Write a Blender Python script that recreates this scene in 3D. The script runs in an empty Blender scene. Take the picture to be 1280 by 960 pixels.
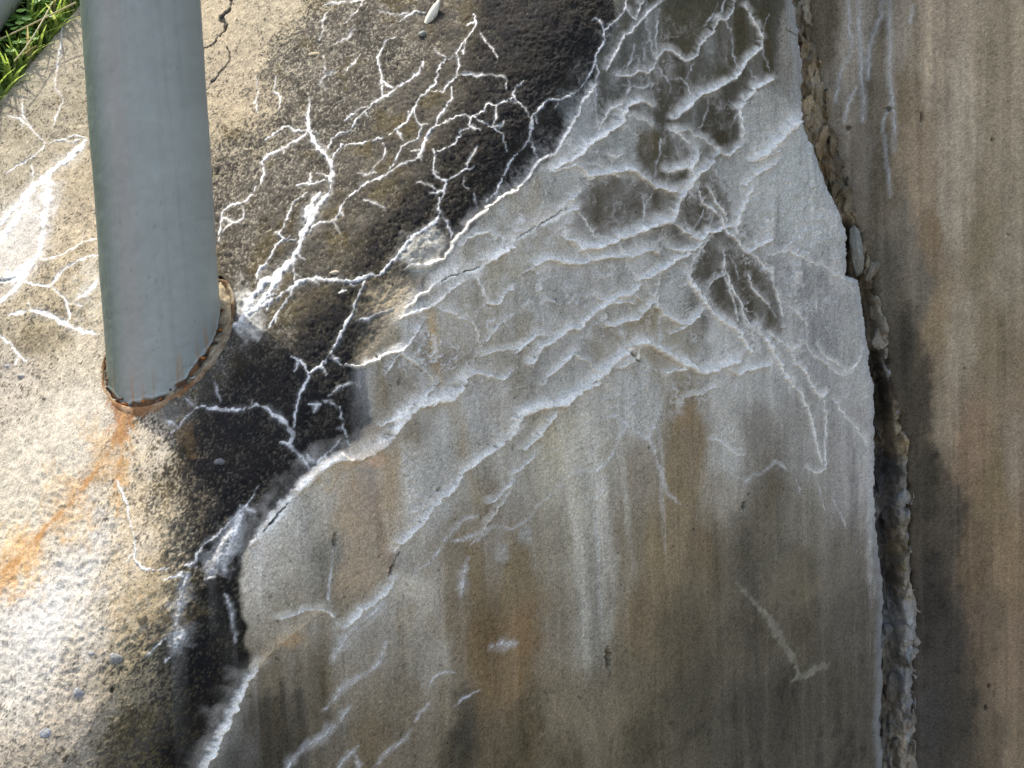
import bpy, math, random
import numpy as np

# ------------------------------------------------------------------ camera, sky, sun, exposure
scene = bpy.context.scene
W, H, F = 1280, 960, 1900.0            # photograph size and focal length in its pixels
PITCH, ROLL = math.radians(8), 0.05
CAM = np.array([0.0, 0.0, 1.5])

def rays(px, py):
    px = np.asarray(px, float); py = np.asarray(py, float)
    a = (px - W / 2) / F; b = -(py - H / 2) / F
    c, s = math.cos(ROLL), math.sin(ROLL)
    ax = a * c + b * s; bz = -a * s + b * c
    cp, sp = math.cos(PITCH), math.sin(PITCH)
    return np.stack([ax, cp + bz * sp, -sp + bz * cp], -1)

def proj(p):
    v = np.asarray(p, float) - CAM
    cp, sp = math.cos(PITCH), math.sin(PITCH)
    dep = v[..., 1] * cp - v[..., 2] * sp
    a = v[..., 0] / dep; b = (v[..., 1] * sp + v[..., 2] * cp) / dep
    c, s = math.cos(ROLL), math.sin(ROLL)
    return W / 2 + F * (a * c - b * s), H / 2 - F * (a * s + b * c)

from mathutils import Matrix, Vector
cam_data = bpy.data.cameras.new('camera'); cam = bpy.data.objects.new('camera', cam_data)
scene.collection.objects.link(cam); scene.camera = cam
cam_data.sensor_width = 36.0; cam_data.lens = 36.0 * F / W
cam_data.clip_start = 0.02; cam_data.clip_end = 2000
fwd = Vector((0, math.cos(PITCH), -math.sin(PITCH)))
up0 = Vector((0, math.sin(PITCH), math.cos(PITCH))); rt0 = Vector((1, 0, 0))
c_, s_ = math.cos(ROLL), math.sin(ROLL)
rt = rt0 * c_ - up0 * s_; up = rt0 * s_ + up0 * c_
m = Matrix((rt, up, -fwd)).transposed().to_4x4(); m.translation = Vector(CAM)
cam.matrix_world = m

SUN = np.array([-0.27, 0.30, 0.915]); SUN /= np.linalg.norm(SUN)
world = bpy.data.worlds.new('World'); scene.world = world; world.use_nodes = True
wn = world.node_tree.nodes; bg = wn['Background']
sky = wn.new('ShaderNodeTexSky'); sky.sky_type = 'NISHITA'; sky.sun_disc = False
sky.sun_elevation = math.asin(SUN[2]); sky.sun_rotation = math.atan2(SUN[0], SUN[1])
world.node_tree.links.new(sky.outputs[0], bg.inputs[0]); bg.inputs[1].default_value = 0.15
sky.dust_density = 4.0; sky.ozone_density = 0.6
sl = bpy.data.lights.new('sun', 'SUN'); sun = bpy.data.objects.new('sun', sl); scene.collection.objects.link(sun)
sl.energy = 2.4; sl.angle = math.radians(0.55); sl.color = (1.0, 0.95, 0.86)
sun.rotation_euler = Vector(SUN).to_track_quat('Z', 'Y').to_euler(); sun.location = (-1, 1, 4)
scene.view_settings.view_transform = 'Standard'; scene.view_settings.look = 'None'
scene.view_settings.exposure = 1.58; scene.view_settings.gamma = 1.0
K_SUN = .55
K_SHADE = np.array([1.74, 1.57, 1.32])                         # photographed tone (linear) -> surface colour, shaded face

# ------------------------------------------------------------------ helpers
rng = np.random.default_rng(11); random.seed(5)

def lin(c):
    c = np.asarray(c, float) / 255.0
    return np.where(c <= .04045, c / 12.92, ((c + .055) / 1.055) ** 2.4)

def sstep(a, b, x):
    t = np.clip((x - a) / (b - a), 0, 1); return t * t * (3 - 2 * t)

_tabs = {}
def vnoise(x, y, seed=0):
    """smooth value noise, about -1..1"""
    if seed not in _tabs:
        _tabs[seed] = np.random.default_rng(1000 + seed).uniform(-1, 1, (256, 256)).astype(np.float32)
    T = _tabs[seed]
    xi = np.floor(x); yi = np.floor(y); fx = (x - xi).astype(np.float32); fy = (y - yi).astype(np.float32)
    xi = xi.astype(np.int32) & 255; yi = yi.astype(np.int32) & 255
    x1 = (xi + 1) & 255; y1 = (yi + 1) & 255
    fx = fx * fx * (3 - 2 * fx); fy = fy * fy * (3 - 2 * fy)
    a = T[yi, xi] * (1 - fx) + T[yi, x1] * fx
    b = T[y1, xi] * (1 - fx) + T[y1, x1] * fx
    return a * (1 - fy) + b * fy

def gnoise(sc, seed):
    return vnoise((.83 * X0mm + .56 * Z0mm) / sc, (.83 * Z0mm - .56 * X0mm) / sc, seed)

def fbm(x, y, seed=0, octv=4, gain=.5):
    s = 0; a = 1.0; n = 0
    for k in range(octv):
        s = s + a * vnoise(x * 2 ** k + 17.3 * k, y * 2 ** k + 9.1 * k, seed + k); n += a; a *= gain
    return s / n * 1.5

def link(o, parent=None):
    scene.collection.objects.link(o)
    if parent is not None:
        o.parent = parent
    return o

def mesh_np(name, V, Fq, col=None, mat=None, parent=None, origin=(0, 0, 0), attr=None, flat=False):
    """one mesh object from numpy arrays; verts in world space, stored relative to origin"""
    V = np.asarray(V, np.float32) - np.asarray(origin, np.float32)
    me = bpy.data.meshes.new(name)
    nf, k = Fq.shape
    me.vertices.add(len(V)); me.vertices.foreach_set('co', V.ravel())
    me.loops.add(nf * k); me.loops.foreach_set('vertex_index', np.asarray(Fq, np.int32).ravel())
    me.polygons.add(nf); me.polygons.foreach_set('loop_start', np.arange(0, nf * k, k, dtype=np.int32))
    me.update(calc_edges=True)
    if col is not None:
        a = me.color_attributes.new('Col', 'FLOAT_COLOR', 'POINT')
        c = np.ones((len(V), 4), np.float32); c[:, :col.shape[1]] = col
        a.data.foreach_set('color', c.ravel())
    if flat: me.shade_flat()
    else: me.shade_smooth()
    if mat: me.materials.append(mat)
    o = bpy.data.objects.new(name, me)
    link(o, parent)
    if parent is None: o.location = origin
    return o

def empty(name, loc):
    o = bpy.data.objects.new(name, None); o.location = loc; o.empty_display_size = .05
    scene.collection.objects.link(o); return o

def tag(o, label=None, cat=None, group=None, kind=None):
    if label: o['label'] = label
    if cat: o['category'] = cat
    if group: o['group'] = group
    if kind: o['kind'] = kind
    return o

# ------------------------------------------------------------------ materials
def mat_mineral(name, rough=.93, grain=(950, .34), fine=(2200, .20), bump=.45, bscale=900, spec=.06):
    """colour from the weathered-surface attribute, broken by sand grain; relief from fine noise"""
    m = bpy.data.materials.new(name); m.use_nodes = True
    nt = m.node_tree; N = nt.nodes; L = nt.links; b = N['Principled BSDF']
    at = N.new('ShaderNodeAttribute'); at.attribute_name = 'Col'
    geo = N.new('ShaderNodeNewGeometry')
    n1 = N.new('ShaderNodeTexNoise'); n1.inputs['Scale'].default_value = grain[0]; n1.inputs['Detail'].default_value = 3
    n2 = N.new('ShaderNodeTexNoise'); n2.inputs['Scale'].default_value = fine[0]; n2.inputs['Detail'].default_value = 2
    for n in (n1, n2): L.new(geo.outputs['Position'], n.inputs['Vector'])
    def rng_(src, lo, hi):
        r = N.new('ShaderNodeMapRange'); r.inputs['From Min'].default_value = .28; r.inputs['From Max'].default_value = .72
        r.inputs['To Min'].default_value = lo; r.inputs['To Max'].default_value = hi
        L.new(src, r.inputs['Value']); return r.outputs[0]
    a1 = rng_(n1.outputs['Fac'], 1 - grain[1], 1 + grain[1]); a2 = rng_(n2.outputs['Fac'], 1 - fine[1], 1 + fine[1])
    mu = N.new('ShaderNodeMath'); mu.operation = 'MULTIPLY'; L.new(a1, mu.inputs[0]); L.new(a2, mu.inputs[1])
    vm = N.new('ShaderNodeVectorMath'); vm.operation = 'SCALE'
    L.new(at.outputs['Color'], vm.inputs[0]); L.new(mu.outputs[0], vm.inputs['Scale'])
    L.new(vm.outputs[0], b.inputs['Base Color'])
    b.inputs['Roughness'].default_value = rough; b.inputs['Specular IOR Level'].default_value = spec
    n3 = N.new('ShaderNodeTexNoise'); n3.inputs['Scale'].default_value = bscale; n3.inputs['Detail'].default_value = 4
    L.new(geo.outputs['Position'], n3.inputs['Vector'])
    bp = N.new('ShaderNodeBump'); bp.inputs['Strength'].default_value = bump; bp.inputs['Distance'].default_value = .0008
    L.new(n3.outputs['Fac'], bp.inputs['Height']); L.new(bp.outputs[0], b.inputs['Normal'])
    return m

M_WALL = mat_mineral('weathered_concrete')
M_JOINT = mat_mineral('crumbled_mortar', bump=.5, bscale=600)
M_STONE = mat_mineral('stone', bump=.4, bscale=500)
M_PAINT = mat_mineral('grey_paint', rough=.5, grain=(160, .035), fine=(900, .03), bump=.45, bscale=150, spec=.32)
M_RUST = mat_mineral('rusted_steel', rough=.8, grain=(500, .3), fine=(1500, .2), bump=.6, bscale=700)
def mat_leaf():
    m = mat_mineral('grass', rough=.5, grain=(120, .15), fine=(600, .06), bump=.05, bscale=500, spec=.4)
    b = m.node_tree.nodes['Principled BSDF']
    nt = m.node_tree; tr = nt.nodes.new('ShaderNodeBsdfTranslucent'); mx = nt.nodes.new('ShaderNodeMixShader'); mx.inputs[0].default_value = .45
    nt.links.new(b.inputs['Base Color'].links[0].from_socket, tr.inputs[0])
    out = nt.nodes['Material Output']
    nt.links.new(b.outputs[0], mx.inputs[1]); nt.links.new(tr.outputs[0], mx.inputs[2]); nt.links.new(mx.outputs[0], out.inputs[0])
    return m
M_GRASS = mat_leaf()
def mat_ground(name, c1, c2, scale):
    m = bpy.data.materials.new(name); m.use_nodes = True; N = m.node_tree.nodes; L = m.node_tree.links
    b = N['Principled BSDF']; b.inputs['Roughness'].default_value = .95
    n = N.new('ShaderNodeTexNoise'); n.inputs['Scale'].default_value = scale; n.inputs['Detail'].default_value = 8
    g = N.new('ShaderNodeNewGeometry'); L.new(g.outputs['Position'], n.inputs['Vector'])
    r = N.new('ShaderNodeValToRGB'); r.color_ramp.elements[0].position = .35; r.color_ramp.elements[1].position = .65
    r.color_ramp.elements[0].color = (*c1, 1); r.color_ramp.elements[1].color = (*c2, 1)
    L.new(n.outputs['Fac'], r.inputs[0]); L.new(r.outputs[0], b.inputs['Base Color'])
    bp = N.new('ShaderNodeBump'); bp.inputs['Strength'].default_value = .6; L.new(n.outputs['Fac'], bp.inputs['Height']); L.new(bp.outputs[0], b.inputs['Normal'])
    return m

# ------------------------------------------------------------------ the wall's two planes
GX, GY = .33, .87                      # slope of the sloping top
d0 = rays(205, 428); BASE = CAM + d0 * .97          # where the post stands
nT = np.array([-GX, -GY, 1.0])
def hit_top(px, py):
    d = rays(px, py); t = ((BASE - CAM) @ nT) / (d @ nT); return CAM + d * t[..., None]
A0, A1 = hit_top(np.array([276., 676.]), np.array([690., 130.]))
KF = (A1[1] - A0[1]) / (A1[0] - A0[0])
def y_top(x, z): return BASE[1] + (z - BASE[2] - GX * (x - BASE[0])) / GY
def y_front(x): return A0[1] + KF * (x - A0[0])
def surf(x, z):
    """visible side of the wall: sloping top rolling over a worn, rounded arris into the upright face"""
    a = y_top(x, z); b = y_front(x)
    k = .085
    h = np.maximum(k - np.abs(a - b), 0) / k
    return np.maximum(a, b) + h * h * k * .25
def cast(px, py, fn=surf):
    d = rays(px, py); lo = np.full(d.shape[:-1], .4); hi = np.full(d.shape[:-1], 3.5)
    for _ in range(44):
        mid = (lo + hi) / 2; p = CAM + d * mid[..., None]
        ins = p[..., 1] > fn(p[..., 0], p[..., 2])
        hi = np.where(ins, mid, hi); lo = np.where(ins, lo, mid)
    return CAM + d * hi[..., None]

# ------------------------------------------------------------------ survey of the weathering (points taken from the photograph)
# base tones of the upright face:  x y r g b
FACE = """
760 60 60 62 57;740 170 84 92 96;800 30 74 77 73;840 90 60 58 48;850 20 80 82 76;930 100 58 56 46;780 100 60 62 60;765 140 62 66 68;820 105 60 58 48;835 160 82 84 84;900 110 57 55 45;960 30 78 80 76;900 180 62 60 52;850 130 66 66 60;860 50 72 72 62;880 85 58 56 46;920 60 63 62 52;960 60 85 88 85;985 60 112 113 110
790 175 130 138 140;806 195 72 66 48;875 140 118 128 132;905 150 66 64 54;935 155 135 142 145;960 150 138 144 145;1000 200 140 150 155;1030 230 142 150 155
700 225 122 126 124;660 260 130 125 110;620 285 120 118 108;740 260 66 62 52;770 255 98 103 106;790 270 60 58 50;760 240 70 66 56;815 225 70 68 60
860 265 78 76 68;890 250 74 70 60;950 250 140 148 152;1000 260 150 158 163;1030 285 142 150 155;920 250 120 126 128;905 215 125 132 135
660 350 135 138 135;700 360 125 128 128;730 330 130 132 130;760 360 128 131 130;800 330 135 140 142;840 370 135 142 145;885 335 64 61 51;940 370 62 60 50;920 340 75 71 60;955 395 66 64 56;880 365 72 70 62;690 300 128 126 116;640 320 134 132 120
980 350 124 130 135;1010 360 118 124 130;1040 380 128 134 140;1030 420 120 126 132;985 410 128 132 135;1065 430 140 146 150;1055 330 148 154 158
600 370 125 122 110;570 420 130 125 112;560 455 120 115 105;500 430 105 100 85;490 490 95 85 62;500 380 128 122 108;465 380 110 103 90;530 480 100 92 75;520 520 104 96 78
640 470 120 118 108;620 500 130 128 120;690 455 118 120 118;750 430 112 106 88;810 410 120 112 85;840 432 115 105 75;900 430 150 155 157;960 470 138 143 145;650 420 128 126 116;700 400 130 132 130;720 440 124 126 124
600 520 135 138 138;560 530 140 142 138;520 600 150 153 152;540 620 140 143 143;490 600 148 132 108;440 640 138 122 98;400 640 135 132 122;370 680 150 148 138;330 720 148 145 135;405 700 104 104 97
440 720 132 119 98;350 760 122 118 106;430 760 115 108 92;640 560 128 126 116;690 560 150 147 130;730 560 155 155 145;760 500 150 152 148;740 620 143 144 137;790 600 123 117 105;800 500 150 155 155
862 545 116 101 72;850 620 113 101 76;910 560 140 142 140;945 540 112 111 106;930 480 140 143 143;960 620 93 88 73;900 620 123 119 108;1000 560 122 123 122;1010 640 110 108 98;1055 600 128 129 131;1060 555 135 137 140
560 680 110 100 80;620 650 112 104 88;600 720 108 95 68;650 720 110 98 72;700 680 128 125 112;740 700 135 135 128;780 680 114 107 91;830 680 116 104 78;880 680 97 87 67;930 700 87 83 71;1000 720 89 85 73;1050 700 98 95 87
520 760 138 135 125;540 820 123 121 112;480 800 120 115 102;500 880 108 100 85;440 860 105 98 82;460 930 95 85 65;560 880 105 98 82;560 780 112 102 82
600 800 105 87 56;630 850 108 89 58;655 780 110 91 64;700 790 118 112 98;735 790 128 128 120;700 880 108 100 82;740 900 105 97 80;655 920 80 72 52;580 920 68 64 53;610 940 85 76 58
800 780 105 94 72;790 850 100 92 74;850 800 84 77 61;860 880 71 68 57;930 800 84 79 67;930 900 69 67 59;800 930 80 75 60;1000 800 84 79 67;980 880 68 66 58;1040 850 75 72 63;1050 940 75 72 64;700 950 92 84 66;1060 780 84 81 74
330 900 62 57 45;360 935 55 52 42;392 880 85 78 60;340 850 95 88 72;300 945 50 48 40;420 940 88 80 62;520 950 100 92 76
"""
# streaks on the face (run with gravity): x0 y0 x1 y1 width r g b strength
STREAKS = """
537 385 553 490 13 165 138 88 .8;566 500 585 585 16 140 118 78 .75;588 590 596 640 12 132 116 82 .5;462 578 482 720 14 122 96 70 .75;438 600 452 740 26 140 120 92 .5;484 560 498 700 10 150 130 92 .6
505 555 528 690 14 158 163 165 .6;545 515 566 640 18 150 155 156 .5;404 690 412 770 12 98 98 92 .5;385 640 396 760 14 118 118 110 .4
735 480 765 760 22 176 178 174 .65;712 560 740 860 12 152 153 148 .55;745 640 752 820 6 160 167 168 .7;700 520 722 700 10 165 165 156 .5;768 500 792 720 9 160 162 158 .5;650 570 668 700 10 146 146 140 .45;615 520 628 600 10 156 160 160 .45;760 560 790 900 10 118 113 98 .4
690 540 720 640 22 158 152 128 .5;858 497 875 600 24 112 95 62 .6;828 660 850 780 30 120 104 74 .4;896 480 925 620 22 152 157 158 .5;945 500 960 640 26 108 106 98 .5
822 480 832 700 7 150 156 162 .5;545 700 560 860 14 132 130 122 .5;522 740 545 930 16 128 125 116 .35;600 700 625 960 40 104 88 62 .3
690 330 705 400 9 112 112 110 .5;715 330 728 400 8 108 110 112 .4;800 360 815 420 10 120 116 98 .4;745 250 752 300 10 56 52 44 .6;790 250 800 300 12 58 55 46 .6
655 330 668 420 12 140 144 143 .45;770 420 778 440 10 122 104 70 .6;832 425 850 455 14 120 102 62 .6;804 385 812 425 12 122 110 78 .5
1008 340 1020 470 9 104 110 117 .55;1022 380 1030 440 6 112 118 124 .4;998 335 1008 420 6 108 114 120 .4;1068 560 1070 720 8 98 98 104 .6;1084 470 1090 800 12 158 163 168 .6
985 300 992 360 8 122 128 134 .4;1045 290 1055 420 8 150 156 160 .4;960 230 966 300 10 150 158 162 .4;925 340 940 400 8 58 55 46 .5
650 900 656 960 9 66 60 38 .6;575 860 582 960 24 62 60 50 .6;862 700 880 960 30 76 72 60 .3;930 640 945 960 26 66 65 58 .35;1010 760 1018 960 30 66 64 56 .3
330 860 340 960 9 48 45 36 .7;350 850 358 930 8 46 44 36 .7;375 860 382 950 12 50 48 38 .7;402 840 410 930 7 60 56 44 .5;425 860 432 960 12 62 58 46 .5
815 15 822 110 10 112 116 112 .4;870 10 876 100 14 92 94 88 .4;895 20 903 120 10 62 60 50 .5;884 35 890 115 14 96 104 106 .5;935 20 940 100 12 58 56 46 .5;975 10 985 130 14 120 122 120 .4
"""
# sloping top: x y  r g b (own colour)  share of pale grain left showing between the dark growth
TOP = """
60 550 201 192 172 1;20 640 200 190 168 1;100 520 200 191 172 1;30 850 194 188 174 .97;60 780 204 200 190 1;110 780 194 184 164 .97;150 780 192 180 156 .93;185 680 198 186 164 .92;100 880 188 176 156 .95;160 850 168 154 124 .88;170 930 132 118 86 .7;60 940 176 164 142 .9
50 100 178 168 144 .95;70 60 176 166 142 .96;40 160 170 160 136 .86;20 200 176 166 142 .92;92 130 168 158 134 .85;95 230 178 164 136 .93;90 280 186 172 145 .9;80 360 180 166 138 .88;50 420 168 156 128 .80;85 390 168 156 128 .82;100 450 192 182 160 .97;20 470 188 178 160 .9;20 300 196 188 172 .95
270 40 184 170 142 .97;300 80 186 172 145 .97;290 140 178 164 136 .9;340 20 180 168 142 .92;300 200 172 160 134 .6;290 330 172 160 132 .42;320 120 178 164 138 .8
360 80 178 168 140 .56;400 60 178 168 140 .48;450 40 176 166 140 .46;450 130 176 168 142 .44;380 130 176 166 140 .52;350 230 176 166 140 .42;500 60 174 164 134 .42;560 30 168 156 120 .32;520 150 150 138 92 .26;480 180 152 140 98 .30;440 220 168 156 124 .34;560 110 150 138 98 .22;600 60 150 142 112 .2
390 330 156 146 112 .28;430 270 160 150 118 .28;340 400 168 158 130 .36;390 390 140 128 88 .2;480 250 160 150 118 .22;520 220 150 142 112 .16;590 170 148 142 122 .12;640 100 138 134 118 .1;640 30 138 132 112 .14;690 60 130 128 116 .07;320 470 150 142 118 .22
220 520 162 150 118 .5;190 560 202 190 168 .90;210 620 188 174 146 .72;230 690 172 158 124 .5;185 740 190 176 148 .86;250 480 150 142 118 .4;215 800 150 140 110 .5;170 810 168 152 116 .74
"""
# outline of the black growth along the arris
BLACK = [(598,-40),(770,-40),(768,30),(748,70),(738,105),(718,160),(692,195),(655,228),(612,262),(588,280),(565,312),(548,330),(535,342),(528,372),(512,385),(520,350),(548,322),(556,300),(552,262),(530,282),(505,305),(480,336),(456,350),(446,400),(440,440),(462,470),(466,530),(432,560),(392,590),(342,645),(312,682),(302,705),(306,760),(312,840),(302,872),(274,930),(255,990),(196,990),(214,900),(216,830),(226,770),(240,715),(234,640),(216,600),(232,545),(262,505),(305,450),(352,424),(400,380),(440,330),(490,250),(545,190),(575,130),(592,60)]

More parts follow.
